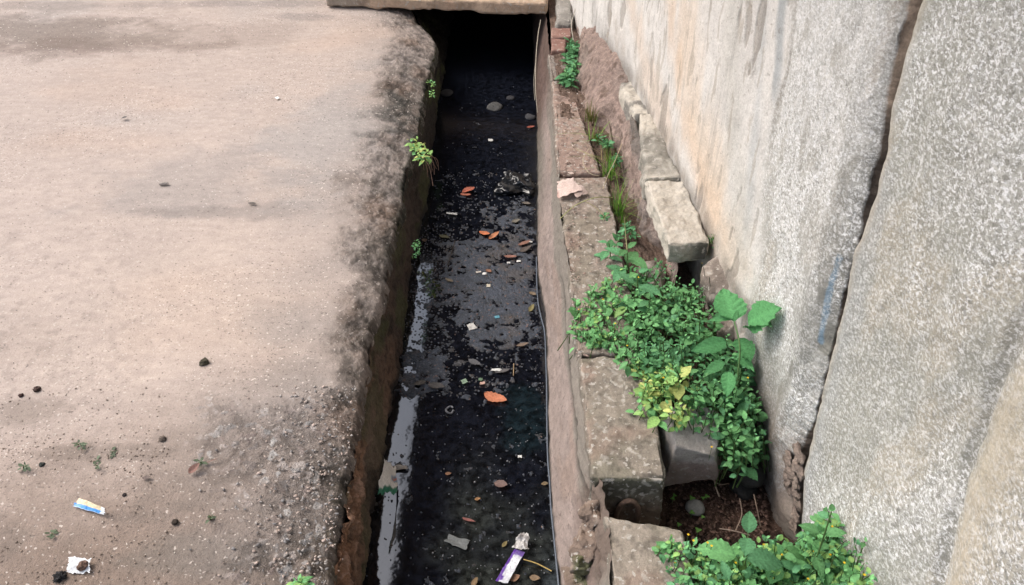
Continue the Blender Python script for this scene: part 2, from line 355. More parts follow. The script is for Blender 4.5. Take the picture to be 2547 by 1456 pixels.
# ---------------------------------------------------------------- pavement
def build_pavement():
    Ys = np.concatenate([[14, 11, 8.5, 7, 6.2, 5.6, 5.2], rowsY(-60, 1500, 0, 820), [.55, .4, .2, 0, -.5, -1.2, -2, -3.5]])
    nc = 860
    a = np.linspace(0, 1, nc); dist = np.concatenate([[9, 6, 4.4, 3.7], 3.3*(1-a)**1.25])
    Yg, Dg = np.meshgrid(Ys, dist, indexing='ij')
    lip = XLIP(Yg) + .008*fbm2(Yg*18, Yg*0+3, 4, 5) + .005*fbm2(Yg*70, Yg*0+8, 3, 6)
    X = lip - Dg; Y = Yg
    z = .004*fbm2(X*1.7, Y*1.7, 4, 1) + .0015*fbm2(X*14, Y*14, 4, 2)
    # worn shoulder
    sw = np.interp(Y, [.6, 1.0, 1.5, 2.0, 2.6, 3.2, 4.2], [.10, .10, .10, .12, .20, .24, .20]) * (1+.35*fbm2(X*3, Y*3, 3, 21))
    e = np.clip(1 - Dg/sw, 0, 1)
    drop = np.interp(Y, [.6, 1.5, 2.2, 3, 4.3], [.03, .03, .035, .05, .05])
    z -= drop*e**2.2
    z -= .03*np.clip(1 - Dg/.018, 0, 1)**2
    # rough broken rim with exposed aggregate
    rim = ss(1.25, .35, Dg/sw + .45*fbm2(X*9, Y*9, 4, 22))
    rh = fbm2(X*44, Y*32, 5, 28, .65)
    z += rim*(.004*fbm2(X*26, Y*20, 6, 23, .62) + .007*np.minimum(fbm2(X*20, Y*12, 3, 24), 0))
    f1, f2, idv = worley(X*62 + 1.1*fbm2(X*40, Y*40, 2, 31), Y*62 + 1.1*fbm2(X*40+7, Y*40, 2, 32), 30)
    g1, g2, gid = worley(X*40 + 1.0*fbm2(X*34, Y*34, 3, 33), Y*40 + 1.0*fbm2(X*34+5, Y*34, 3, 35), 34)
    poly = [P(*q, 0)[:2] for q in ((540, 1010), (700, 990), (830, 960), (905, 960), (860, 1230), (835, 1500), (480, 1500), (560, 1380), (600, 1250), (500, 1130))]
    agg = ss(-.06, .09, polydist(X, Y, poly) + .07*fbm2(X*9, Y*9, 3, 36))
    st1 = ss(.46, .30, f1) * (idv > .45); st2 = ss(.45, .33, g1) * (gid > .5)
    ag = np.clip(np.maximum(agg, rim*.75), 0, 1)
    z += np.maximum(rim, .5*agg)*.0075*rh
    z += ag*st1*.0008 + agg*st2*.0018 - agg*.002
    # colours
    base = np.zeros(X.shape + (3,)) + np.array([.400, .335, .298])
    big = fbm2(X*1.1, Y*1.1, 5, 40); med = fbm2(X*5, Y*5, 4, 41)
    base *= (1 + .09*big + .07*med)[..., None]
    base = mixc(base, (.37, .335, .315), .55*ss(0, .5, fbm2(X*1.6+4, Y*1.6, 4, 42)))
    base = mixc(base, (.43, .325, .26), .5*ss(.0, .6, fbm2(X*1.3-4, Y*2.2, 4, 43)))
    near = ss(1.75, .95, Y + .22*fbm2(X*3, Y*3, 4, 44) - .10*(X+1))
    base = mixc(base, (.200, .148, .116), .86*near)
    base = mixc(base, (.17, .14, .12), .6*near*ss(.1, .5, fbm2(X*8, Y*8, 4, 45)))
    for (cx, cy, rx, ry, c, s, sd) in (
        (110, 75, 330, 55, (.17, .14, .12), .72, 50), (260, 115, 300, 26, (.18, .14, .12), .65, 51), (60, 15, 300, 14, (.22, .19, .17), .5, 52), (520, 90, 260, 40, (.27, .22, .19), .45, 53),
        (620, 10, 260, 14, (.20, .18, .17), .5, 54), (760, 42, 90, 12, (.20, .18, .17), .5, 61),
        (470, 460, 280, 90, (.255, .235, .225), .5, 55), (560, 525, 260, 22, (.19, .17, .16), .5, 56), (820, 300, 130, 190, (.30, .29, .285), .45, 57),
        (640, 350, 160, 40, (.27, .25, .24), .25, 62),
        (700, 800, 130, 60, (.24, .215, .20), .45, 58), (740, 930, 130, 50, (.22, .19, .17), .5, 59), (60, 1030, 160, 60, (.17, .14, .12), .55, 60), (60, 850, 120, 60, (.27, .22, .19), .4, 63),
        (250, 1125, 220, 22, (.15, .12, .10), .4, 64), (520, 1380, 200, 60, (.17, .15, .13), .5, 65)):
        base = mixc(base, c, s*ell(X, Y, cx, cy, rx, ry, 0, .6, 5, sd))
    base = mixc(base, (.45, .375, .325), .4*ell(X, Y, 420, 760, 420, 170, 0, .5, 4, 66))
    pit = fbm2(X*42, Y*30, 4, 96, .65); pm = ss(-.5, .4, fbm2(X*2.2, Y*2.2, 4, 97)); base = base*(1 - (.17*ss(.12, .45, pit)*(.25+.75*pm)*(.35+.65*ss(3.0, 1.6, Y)))[..., None])
    base = base*(1 + .10*fbm2(X*17, Y*60, 4, 98))[..., None]
    # swept arcs where tyres and water run towards the rim
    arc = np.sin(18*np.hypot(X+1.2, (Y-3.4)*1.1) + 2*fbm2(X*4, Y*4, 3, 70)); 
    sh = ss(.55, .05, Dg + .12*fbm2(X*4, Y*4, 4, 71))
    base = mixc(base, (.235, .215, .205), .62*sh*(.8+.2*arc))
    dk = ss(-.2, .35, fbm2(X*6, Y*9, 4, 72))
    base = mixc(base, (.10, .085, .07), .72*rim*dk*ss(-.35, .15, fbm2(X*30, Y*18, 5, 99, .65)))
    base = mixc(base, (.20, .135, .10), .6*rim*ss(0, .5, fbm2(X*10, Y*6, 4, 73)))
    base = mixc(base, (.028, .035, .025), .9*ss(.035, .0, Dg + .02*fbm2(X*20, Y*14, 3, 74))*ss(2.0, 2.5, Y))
    base = mixc(base, (.05, .055, .05), .75*rim*ell(X, Y, 975, 280, 90, 75, -.02, .8, 9, 75))
    base = mixc(base, (.09, .08, .03), .45*ss(.08, .01, Dg)*ss(1.5, 1.1, Y)*ss(-.2, .3, fbm2(X*14, Y*14, 3, 76)))
    patch = ss(-.35, .25, fbm2(X*11, Y*11, 4, 92))
    q1 = (idv*17.3) % 1; q2 = (gid*7.3) % 1; warm = .5 + .5*np.sin(gid*91)
    sc = np.stack([.17+.30*q1, .15+.27*q1, .138+.26*q1], -1); m1 = st1*ag*.42*patch*(idv > .6)
    base = base*(1-m1[..., None]) + sc*m1[..., None]
    gc = np.stack([.15+.36*q2+.05*warm, .15+.345*q2, .155+.33*q2-.02*warm], -1); m2 = st2*agg*.9*ss(-.5, .1, fbm2(X*9, Y*9, 3, 93))*(gid > .5)
    base = base*(1-m2[..., None]) + gc*m2[..., None]
    base = base*(1 - .30*(agg*(1-st2)*ss(-.1, .4, fbm2(X*26, Y*26, 4, 94)))[..., None])
    base = base*(1 - .42*(rim*ss(.0, .4, fbm2(X*24, Y*16, 4, 95)))[..., None])
    pk_ = np.maximum(rim, .6*agg); base = base*(1 - (.48*pk_*ss(.12, -.30, rh))[..., None]); base = mixc(base, (.34, .285, .25), .5*pk_*ss(.15, .5, rh))
    tiny1, _, tid = worley(X*95, Y*95, 80)
    fl = ss(.22, .12, tiny1)*(tid > .965); base = mixc(base, (.60, .55, .50), .8*fl)
    fl2 = ss(.25, .14, tiny1)*(tid < .035); base = mixc(base, (.05, .043, .04), .75*fl2)
    msk = np.stack([0*X, .35+.65*ss(-.2, .4, fbm2(X*3, Y*3, 3, 81)) + .3*near, np.clip(np.maximum(np.maximum(rim, agg), .5*near), 0, 1)], -1)
    V = np.stack([X, Y, z], -1)
    # curl the rim down into the drain
    k = 7; ext = []; ec = []
    last = V[:, -1]
    for i in range(1, k+1):
        q = last.copy(); q[:, 2] -= .011*i; q[:, 0] += (-.004*i + .016*fbm2(Ys*16, np.full_like(Ys, i*.5), 5, 90, .65)); ext.append(q)
        ec.append((base[:, -1]*.4 + np.array([.10, .07, .05])*.6)*(.88**i)*(1+.3*fbm2(Ys*50, np.full_like(Ys, i*.8), 2, 91))[:, None])
    V = np.concatenate([V, np.stack(ext, 1)], 1); C = np.concatenate([base, np.stack(ec, 1)], 1); Mk = np.concatenate([msk, np.repeat(msk[:, -1:], k, 1)], 1)
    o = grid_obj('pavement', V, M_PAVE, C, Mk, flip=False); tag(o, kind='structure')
    # wide ground beyond
    Vv = []; Ff = []
    def rect(x0, y0, x1, y1, zz):
        n = len(Vv); Vv.extend([(x0, y0, zz), (x1, y0, zz), (x1, y1, zz), (x0, y1, zz)]); Ff.append((n, n+1, n+2, n+3))
    rect(-150, -150, -9, 150, -.03); rect(-9, 13.9, 150, 150, -.03); rect(-9, -150, 150, -3.4, -.03); rect(2.0, -3.4, 150, 13.9, -.03)
    g = raw_mesh('ground', Vv, Ff, M_EARTH, np.tile([.30, .24, .20], (len(Vv), 1)), np.tile([0, 1, 0.], (len(Vv), 1))); tag(g, kind='structure')
build_pavement()

# ---------------------------------------------------------------- left drain side
def build_left_side():
    Ys = np.concatenate([[12, 9, 7, 6], rowsY(-40, 1500, -.1, 900), [.4, 0, -1, -3]]); ts = np.linspace(0, 1, 150)
    Yg, T = np.meshgrid(Ys, ts, indexing='ij'); Z = -.045 - T*.42
    f = np.clip((Z+.015)/(WZ+.015), 0, 1.6)
    X = (XLIP(Yg) - .012)*(1-f) + (XWL(Yg))*f
    nearm = ss(1.75, 1.1, Yg)
    n1 = fbm2(Yg*22, Z*40, 4, 101); n2 = fbm2(Yg*9, Z*9, 3, 102)
    ch, ch2, cid = worley(Yg*55, Z*40, 103)
    rk = fbm2(Yg*26, Z*34, 5, 106, .65); rk2 = 1 - np.abs(fbm2(Yg*15, Z*22, 4, 107))*2.5; band = nearm*ss(-.24, -.12, Z + .03*n2)
    X = X + .014*n1*(.6+.4*nearm) + .012*n2 + .010*rk + band*(.020*rk2 + .012*rk)
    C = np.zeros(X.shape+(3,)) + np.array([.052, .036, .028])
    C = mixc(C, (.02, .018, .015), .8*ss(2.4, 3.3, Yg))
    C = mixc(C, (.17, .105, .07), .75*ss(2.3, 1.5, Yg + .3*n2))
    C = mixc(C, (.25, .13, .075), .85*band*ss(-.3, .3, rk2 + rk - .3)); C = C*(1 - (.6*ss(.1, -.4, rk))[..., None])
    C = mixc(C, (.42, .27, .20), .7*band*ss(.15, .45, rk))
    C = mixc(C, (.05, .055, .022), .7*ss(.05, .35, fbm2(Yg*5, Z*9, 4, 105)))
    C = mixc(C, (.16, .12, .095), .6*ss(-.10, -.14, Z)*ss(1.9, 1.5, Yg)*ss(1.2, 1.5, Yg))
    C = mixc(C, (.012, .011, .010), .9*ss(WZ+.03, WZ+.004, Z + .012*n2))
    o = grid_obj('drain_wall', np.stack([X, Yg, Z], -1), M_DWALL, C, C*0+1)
    tag(o, 'dark crumbling brown drain side under the broken pavement rim, left of the black water', 'wall')
build_left_side()

# ---------------------------------------------------------------- right drain side
def build_right_side():
    Ys = np.concatenate([[12, 9, 7, 6], rowsY(-40, 1500, -.1, 800), [.4, 0, -1, -3]]); ts = np.linspace(0, 1, 130)
    Yg, T = np.meshgrid(Ys, ts, indexing='ij'); Z = .0 - T*.45
    f = np.clip(-Z/-WZ, 0, 1.6)
    far = ss(3.2, 3.9, Yg)
    wave = fbm2(Yg*2.2, Z*2, 3, 111)
    X = (XRL(Yg)+.004)*(1-f) + XWR(Yg)*f + .002*wave*f + .004*fbm2(Yg*14, Z*20, 5, 112, .6) + .003*fbm2(Yg*40, Z*60, 3, 113)
    # a shallow upright groove line where the face was patched
    gl = np.abs(Z + .085 + .012*np.sin(Yg*4.2) + .02*fbm2(Yg*9, Yg*0, 3, 114)); X = X + .006*ss(.012, .002, gl)*ss(2.4, 2.0, Yg)
    # broken lower end near the gap between the blocks
    br = ss(1.38, 1.30, Yg)*ss(1.02, 1.12, Yg)
    X = X + br*ss(-.20, -.05, Z + .04*fbm2(Yg*20, Z*20, 3, 115))*(.012 + .014*fbm2(Yg*26, Z*26, 4, 116))
    C = np.zeros(X.shape+(3,)) + np.array([.28, .228, .205])
    C *= (1 + .16*fbm2(Yg*3, Z*5, 4, 117) + .20*fbm2(Yg*22, Z*30, 5, 118, .6))[..., None]
    up = ss(-.12, -.09, Z + .01*np.sin(Yg*4.2) + .03*fbm2(Yg*6, Z*8, 3, 119))
    C = mixc(C, (.17, .16, .135), .7*up)
    C = mixc(C, (.25, .185, .15), .5*ss(.1, .5, fbm2(Yg*4, Z*10, 4, 120))*(1-up))
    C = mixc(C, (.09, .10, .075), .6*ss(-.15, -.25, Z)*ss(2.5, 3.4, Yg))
    C = mixc(C, (.04, .035, .03), .75*ss(.014, .003, gl)*ss(2.4, 2.0, Yg))
    C = mixc(C, (.09, .05, .04), .8*far)
    C = mixc(C, (.11, .075, .06), .7*br*ss(-.2, -.1, Z))
    C = mixc(C, (.02, .022, .018), .85*ss(WZ+.022, WZ+.003, Z + .010*fbm2(Yg*9, Z*9, 3, 121)))
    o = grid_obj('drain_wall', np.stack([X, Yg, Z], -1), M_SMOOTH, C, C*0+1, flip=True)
    tag(o, 'smooth pinkish grey drain side below the concrete kerb blocks, right of the black water', 'wall')
build_right_side()

# ---------------------------------------------------------------- water, drain bed and scum
def water_mat():
    m = bpy.data.materials.new('black_drain_water'); m.use_nodes = True; t = m.node_tree; N = t.nodes; Lk = t.links
    b = N['Principled BSDF']; b.inputs['Roughness'].default_value = .04; b.inputs['IOR'].default_value = 1.5; b.inputs['Specular IOR Level'].default_value = 1.0; b.inputs['Coat Weight'].default_value = .75; b.inputs['Coat IOR'].default_value = 1.5; b.inputs['Coat Roughness'].default_value = .03
    at = N.new('ShaderNodeAttribute'); at.attribute_name = 'Col'; geo = N.new('ShaderNodeNewGeometry')
    n = N.new('ShaderNodeTexNoise'); n.inputs['Scale'].default_value = 55; n.inputs['Detail'].default_value = 5; Lk.new(geo.outputs['Position'], n.inputs['Vector'])
    r = N.new('ShaderNodeMapRange'); r.inputs[1].default_value = .35; r.inputs[2].default_value = .68; r.inputs[3].default_value = .35; r.inputs[4].default_value = 1.9; Lk.new(n.outputs['Fac'], r.inputs[0])
    x = N.new('ShaderNodeMix'); x.data_type = 'RGBA'; x.blend_type = 'MULTIPLY'; x.inputs[0].default_value = 1; Lk.new(at.outputs['Color'], x.inputs[6]); Lk.new(r.outputs[0], x.inputs[7])
    Lk.new(x.outputs[2], b.inputs['Base Color'])
    n2 = N.new('ShaderNodeTexNoise'); n2.inputs['Scale'].default_value = 14; n2.inputs['Detail'].default_value = 3; Lk.new(geo.outputs['Position'], n2.inputs['Vector'])
    sx = N.new('ShaderNodeSeparateXYZ'); Lk.new(geo.outputs['Position'], sx.inputs[0])       # mirroring dulled by hand towards the slab to wipe out its reflected band
    fr_ = N.new('ShaderNodeMapRange'); fr_.inputs[1].default_value = 2.7; fr_.inputs[2].default_value = 3.3; fr_.inputs[3].default_value = .04; fr_.inputs[4].default_value = .16; Lk.new(sx.outputs['Y'], fr_.inputs[0])
    for nm, va, vb in (('Coat Weight', .75, .0), ('Specular IOR Level', 1.0, .25)):
        q_ = N.new('ShaderNodeMapRange'); q_.inputs[1].default_value = 2.6; q_.inputs[2].default_value = 3.1; q_.inputs[3].default_value = va; q_.inputs[4].default_value = vb; Lk.new(sx.outputs['Y'], q_.inputs[0]); Lk.new(q_.outputs[0], b.inputs[nm])
    Lk.new(fr_.outputs[0], b.inputs['Roughness']); Lk.new(fr_.outputs[0], b.inputs['Coat Roughness'])
    bp = N.new('ShaderNodeBump'); bp.inputs['Distance'].default_value = .0012; bp.inputs['Strength'].default_value = .5; Lk.new(n2.outputs['Fac'], bp.inputs['Height']); Lk.new(bp.outputs[0], b.inputs['Normal'])
    return m
def build_water():
    Ys = np.concatenate([[12, 9, 7, 6], rowsY(0, 1500, WZ, 420), [.4, 0, -1, -3]]); ts = np.linspace(0, 1, 200)
    Yg, T = np.meshgrid(Ys, ts, indexing='ij'); X = (XWL(Yg)-.06)*(1-T) + (XWR(Yg)+.06)*T; Z = X*0+WZ
    C = np.zeros(X.shape+(3,)) + np.array([.0045, .0055, .009])
    silt = ss(1.75, 1.2, Yg + .15*fbm2(X*5, Yg*5, 4, 131))*ss(-.26, -.12, X + .05*fbm2(X*7, Yg*7, 3, 132))
    C = mixc(C, (.030, .034, .030), .75*silt*ss(-.5, .5, fbm2(X*9, Yg*9, 4, 133)))
    C = mixc(C, (.045, .055, .06), .7*ss(.055, .03, XWR(Yg)-X + .006*fbm2(Yg*9, X*3, 3, 135))*ss(1.33, 1.2, Yg))
    C = mixc(C, (.007, .016, .019), .5*ell(X, Yg, 1300, 1040, 70, 90, WZ, .4, 6, 134))
    o = grid_obj('water', np.stack([X, Yg, Z], -1), water_mat(), C, flip=False); tag(o, kind='structure')
    b = raw_mesh('drain_bed', [(-.6, -3, -.46), (.4, -3, -.46), (.4, 12, -.46), (-.6, 12, -.46)], [(0, 1, 2, 3)], M_EARTH, np.tile([.03, .03, .03], (4, 1)), np.ones((4, 3))); tag(b, kind='structure')
    # floating scum: a skin that rises above the water only where matter floats
    Ys = rowsY(215, 1490, WZ, 1150); ts = np.linspace(0, 1, 460)
    Yg, T = np.meshgrid(Ys, ts, indexing='ij'); X = (XWL(Yg)-.01)*(1-T) + (XWR(Yg)+.01)*T
    wx = X + .02*fbm2(X*18, Yg*18, 3, 140); wy = Yg + .02*fbm2(X*18+9, Yg*18, 3, 141)
    pd = lambda pts: polydist(wx, wy, [P(*q, WZ)[:2] for q in pts])
    z1 = ss(-.03, .03, pd([(1200, 505), (1335, 495), (1338, 690), (1350, 870), (1190, 880), (1120, 760), (1100, 640), (1190, 560)]))
    z1b = ss(-.03, .03, pd([(1110, 600), (1335, 590), (1350, 850), (1240, 850), (1130, 760)]))
    z2 = ss(-.02, .03, pd([(1000, 870), (1110, 880), (1125, 965), (1050, 990), (980, 985)]))
    z3 = ss(-.02, .05, pd([(1090, 420), (1335, 420), (1340, 850), (1360, 1000), (1000, 1010), (1025, 700), (1060, 520)]))
    z4 = ss(1.05, 1.3, Yg)*ss(1.75, 1.55, Yg)*ss(-.2, -.05, X)
    z5 = ss(.04, .0, X-XWL(Yg))*ss(1.66, 1.6, Yg)*ss(1.36, 1.42, Yg)
    farclear = ss(2.75, 2.4, Yg)
    z6 = ss(-.015, .015, pd([(1040, 560), (1135, 560), (1125, 760), (1100, 960), (1000, 960), (1012, 780)]))
    g = fbm2(X*60, Yg*60, 4, 142); g2 = fbm2(X*24, Yg*24, 4, 143)
    v = g*.75 + g2*.55
    thr = .62 - .12*farclear - .30*z3 - .35*z1 - .25*z1b - .50*z2 - .55*z5 - .08*z4 - .16*z6 + z6*.5*fbm2(X*8, Yg*16, 3, 150)
    v = v + .22*fbm2(X*150, Yg*150, 3, 149); hgt = np.clip((v-thr)*.010, -.004, .004)
    f1, f2, idv = worley(X*75, Yg*75, 144)
    dens = .45*z6 + .04*farclear + .13*z3 + .035*z4 + .015
    speck = ss(.34*np.clip(idv*8+.3, .5, 1.1), .12, f1)*(idv < dens)
    hgt = np.maximum(hgt, speck*.004 - .001)
    hgt += .0012*fbm2(X*130, Yg*130, 2, 145)*(hgt > 0)
    Z = WZ + hgt - .0004
    C = np.zeros(X.shape+(3,)) + np.array([.031, .040, .058])
    C *= (1 + .5*fbm2(X*30, Yg*30, 4, 146))[..., None]
    C = mixc(C, (.13, .145, .175), .6*speck*(((idv*91) % 1) > .35))
    C = mixc(C, (.075, .06, .048), .5*ss(.2, .5, fbm2(X*12, Yg*12, 3, 147)))
    C = mixc(C, (.055, .045, .035), .9*z5)
    C = C*(.18 + .82*ss(.0, .0032, hgt + .001*fbm2(X*90, Yg*90, 3, 148)))[..., None]
    keep = (hgt > -.0036)
    Fc = grid_faces(*X.shape, keep=keep)
    V = np.stack([X, Yg, Z], -1).reshape(-1, 3); u = np.unique(Fc); mp = np.full(len(V), -1); mp[u] = np.arange(len(u))
    o = raw_mesh('scum', V[u], mp[Fc], M_SCUM, C.reshape(-1, 3)[u], np.ones((len(u), 3)))
    tag(o, 'grey floating scum and specks of refuse spread over the black drain water', 'scum', kind='stuff')
build_water()
def build_bubbles():
    D, Fc = ICO[2]; mb = MB(); r_ = np.random.RandomState(5)
    for _ in range(520):
        y = r_.uniform(1, 1); py = r_.uniform(430, 1456) if r_.rand() < .75 else r_.uniform(250, 900)
        xl = P(W/2, py, WZ)[1]; x = r_.uniform(float(XWL(xl))+.01, float(XWR(xl))-.005); s = r_.uniform(.001, .0026)*(1.5 if r_.rand() < .08 else 1)
        if py > 1000 and x < -.24 and r_.rand() < .6: continue
        c = r_.uniform(.03, .15); mb.add(D*np.array([s, s, s*.7]) + (x, xl, WZ+.0005), Fc, (c*.95, c, c*1.08))
    o = mb.build('bubbles', attr_mat('bubble_film', .15, .8)); tag(o, 'tiny grey bubbles and specks dotted over the black drain water', 'bubbles', kind='stuff')
build_bubbles()

# ---------------------------------------------------------------- rock wall right (two rocks with the open crack between)
CR_R = [(2290, -60), (2283, 0), (2255, 100), (2215, 250), (2198, 370), (2168, 480), (2118, 630), (2085, 790), (2056, 900), (2030, 1020), (1998, 1150), (1990, 1300), (1978, 1456)]
CR_L = [(2255, -60), (2242, 0), (2222, 100), (2192, 200), (2178, 290), (2168, 370), (2146, 460), (2108, 620), (2070, 780), (2042, 900), (2014, 1030), (1955, 1160), (1975, 1300), (1962, 1456)]
def crv(pts):
    q = np.array([PW(*p)[1:] for p in pts]); q = q[np.argsort(q[:, 1])]
    return lambda z: np.interp(z, q[:, 1], q[:, 0])
CYR = crv(CR_R); CYL = crv(CR_L)
def wcoords(pts): return [tuple(PW(*p)[1:]) for p in pts]
def wall_colour(Y, Z):
    n1 = fbm2(Y*3, Z*1.6, 5, 201); n2 = fbm2(Y*12, Z*5, 4, 202); n3 = fbm2(Y*30, Z*16, 4, 203)
    C = np.zeros(Y.shape+(3,)) + np.array([.61, .59, .565])
    C *= (1 + .10*n1 + .07*n2)[..., None]
    # plaster / granite boundary
    bd = wcoords([(1975, -100), (1955, 100), (1920, 300), (1900, 480), (1885, 640), (1862, 780), (1862, 1100)])
    by = np.interp(Z, [b[1] for b in bd[::-1]], [b[0] for b in bd[::-1]])
    gran = ss(.05, -.04, Y - by + .035*n2 + .03*n1)
    # orange mineral streaks following the wall foot
    def streak(pts, w, c, s, sd):
        nonlocal C
        d = linedist(Y, Z, wcoords(pts)) + w*.6*fbm2(Y*14, Z*4, 4, sd); C = mixc(C, c, s*ss(w, 0, d)*(1-gran))
    streak([(1700, -50), (1712, 200), (1735, 330), (1770, 470), (1800, 600)], .20, (.64, .50, .37), .5, 210)
    streak([(1660, -50), (1690, 250), (1740, 430), (1790, 560)], .10, (.64, .45, .30), .35, 211)
    streak([(1560, -50), (1600, 150), (1660, 330)], .12, (.58, .47, .38), .55, 212)
    streak([(1470, -50), (1480, 60), (1560, 180)], .10, (.40, .385, .37), .6, 213)
    streak([(1900, -50), (1885, 200), (1865, 420), (1850, 600)], .05, (.42, .44, .45), .55, 214)
    streak([(1945, -50), (1935, 100), (1925, 240)], .03, (.27, .30, .32), .7, 216)
    streak([(1820, -50), (1815, 300), (1840, 600)], .10, (.50, .485, .45), .6, 215)
    foot = wcoords([(1500, 110), (1560, 180), (1620, 293), (1672, 384), (1713, 479), (1755, 559), (1790, 660), (1850, 760)])
    df = linedist(Y, Z, foot) + .03*n2; C = mixc(C, (.17, .15, .13), .75*ss(.07, 0, df)*ss(-.5, .3, n2+.3))
    C = mixc(C, (.35, .29, .235), .5*ss(.22, 0, df)*ss(0, .4, fbm2(Y*10, Z*8, 4, 217)))
    # flaked patches in the plaster
    C = mixc(C, (.28, .25, .22), .6*ss(.38, .46, fbm2(Y*16, Z*5, 4, 218)))
    C = C*(1 - .16*ss(.1, .5, fbm2(Y*45, Z*2.5, 5, 226, .6)))[..., None]
    C = mixc(C, (.34, .30, .25), .5*ss(.30, .42, fbm2(Y*26, Z*7, 5, 227, .6)))
    # granite: grey with white lichen speckle, bare grey-green patches
    gc = np.zeros(Y.shape+(3,)) + np.array([.56, .555, .54]); gc *= (1+.12*n1+.08*n2)[..., None]
    lich = ss(-.25, .25, fbm2(Y*5, Z*2.6, 4, 220) + .30*ss(.35, .6, Z) - .25*ss(.35, .0, Z))
    bare = ss(.12, .34, fbm2(Y*13, Z*5.5, 4, 221) - .25*ss(.5, .9, Z))
    gc = mixc(gc, (.30, .285, .25), .65*bare); gc = mixc(gc, (.235, .235, .205), .55*(1-lich))
    gc = mixc(gc, (.47, .41, .34), .45*ss(.15, .5, fbm2(Y*7, Z*2, 4, 222)))
    C = C*(1-gran[..., None]) + gc*gran[..., None]
    edge = np.abs(Y-by+.035*n2+.03*n1); C = mixc(C, (.20, .18, .15), .65*ss(.016, .003, edge)*ss(-.1, .25, fbm2(Y*9, Z*4, 3, 223)))
    spk = gran*np.clip(.35 + .8*lich - .55*bare, 0, 1)*(1 - .4*ss(.5, 1.0, Z)); gc = gc*1.0
    # dark wet weathering next to the crack
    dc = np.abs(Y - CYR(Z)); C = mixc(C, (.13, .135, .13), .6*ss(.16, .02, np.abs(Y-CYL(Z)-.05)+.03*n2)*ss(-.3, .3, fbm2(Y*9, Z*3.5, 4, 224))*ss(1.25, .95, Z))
    C = mixc(C, (.46, .38, .30), .5*ss(.05, .0, np.abs(Y-CYL(Z))+.02*n2)*ss(-.1, .3, fbm2(Y*12, Z*3, 3, 225)))
    C = mixc(C, (.16, .25, .34), .8*ss(.009, .003, linedist(Y, Z, wcoords([(2090, 640), (2062, 740), (2040, 850)])) + .003*n3))
    # damp brown foot
    low = ss(.14, -.10, Z + .06*n1); C = mixc(C, (.27, .21, .175), .75*low*ss(1.2, 1.35, Y)); spk *= 1-.7*low*ss(1.2, 1.35, Y)
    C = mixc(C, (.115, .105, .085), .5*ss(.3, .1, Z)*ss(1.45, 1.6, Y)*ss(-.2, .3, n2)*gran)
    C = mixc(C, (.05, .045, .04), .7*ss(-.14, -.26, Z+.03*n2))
    M = np.stack([spk, (1-gran)*.8, 0*Y], -1)
    return C, M, gran
def build_rock_left():
    zs = np.concatenate([np.linspace(-.5, -.30, 20)[:-1], np.linspace(-.30, 1.32, 700), [1.5, 1.8, 2.3, 3.0]])
    u = np.linspace(0, 1, 1000); base = np.concatenate([3.3*u**1.2, [3.7, 4.3, 5.2, 6.5, 9]])
    Z, B = np.meshgrid(zs, base, indexing='ij'); Y0 = CYL(Z) + .006*fbm2(Z*25, Z*0, 4, 230) + .003*fbm2(Z*90, Z*0, 3, 231); Y = Y0 + B
    X = wallx(Y)
    n1 = fbm2(Y*2, Z*1.6, 4, 232); n2 = fbm2(Y*11, Z*8, 5, 233); n3 = fbm2(Y*50, Z*34, 4, 234)
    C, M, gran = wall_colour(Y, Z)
    off = .012*n1 + .005*n2 + .0022*n3*(.3+.9*gran)
    off -= .035*np.exp(-B/.02)*.5; off += .012*np.exp(-((B-.07)/.04)**2)*ss(1.2, .6, Z)
    off -= .010*ss(.38, .46, fbm2(Y*16, Z*5, 4, 218))*(1-gran)*.35
    fk = ss(.5, .0, Z)*ss(.16, .02, B)*.02*fbm2(Z*30, Y*12, 3, 236); off += .25*fk
    X = X - off
    V = np.stack([X, Y, Z], -1)
    # broken inner face of the crack running back into the rock
    dep = [.006, .016, .03, .045, .06, .075, .09, .105]; ex = []; ecol = []; em = []
    for i, d in enumerate(dep):
        q = V[:, 0].copy(); q[:, 0] += d; q[:, 1] -= d*.50*np.interp(zs, [-.3, .25, .55, .85, 1.3], [.3, .3, .35, 1.0, 1.2]) - .010*fbm2(zs*30, zs*0+d*60, 4, 235); ex.append(q)
        cc = np.array([.30, .235, .185])*(1+.35*fbm2(zs*26, zs*0+d*40, 4, 236))[:, None]
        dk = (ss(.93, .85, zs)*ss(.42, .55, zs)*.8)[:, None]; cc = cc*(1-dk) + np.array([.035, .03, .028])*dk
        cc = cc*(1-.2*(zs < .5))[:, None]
        ecol.append(cc); em.append(np.tile([0, .5, 0.], (len(zs), 1)))
    V = np.concatenate([np.stack(ex[::-1], 1), V], 1); C = np.concatenate([np.stack(ecol[::-1], 1), C], 1); M = np.concatenate([np.stack(em[::-1], 1), M], 1)
    o = grid_obj('rock_face', V, M_WALL, C, M, flip=True)
    tag(o, 'tall cream, orange streaked and speckled grey rock face left of the long crack', 'rock')
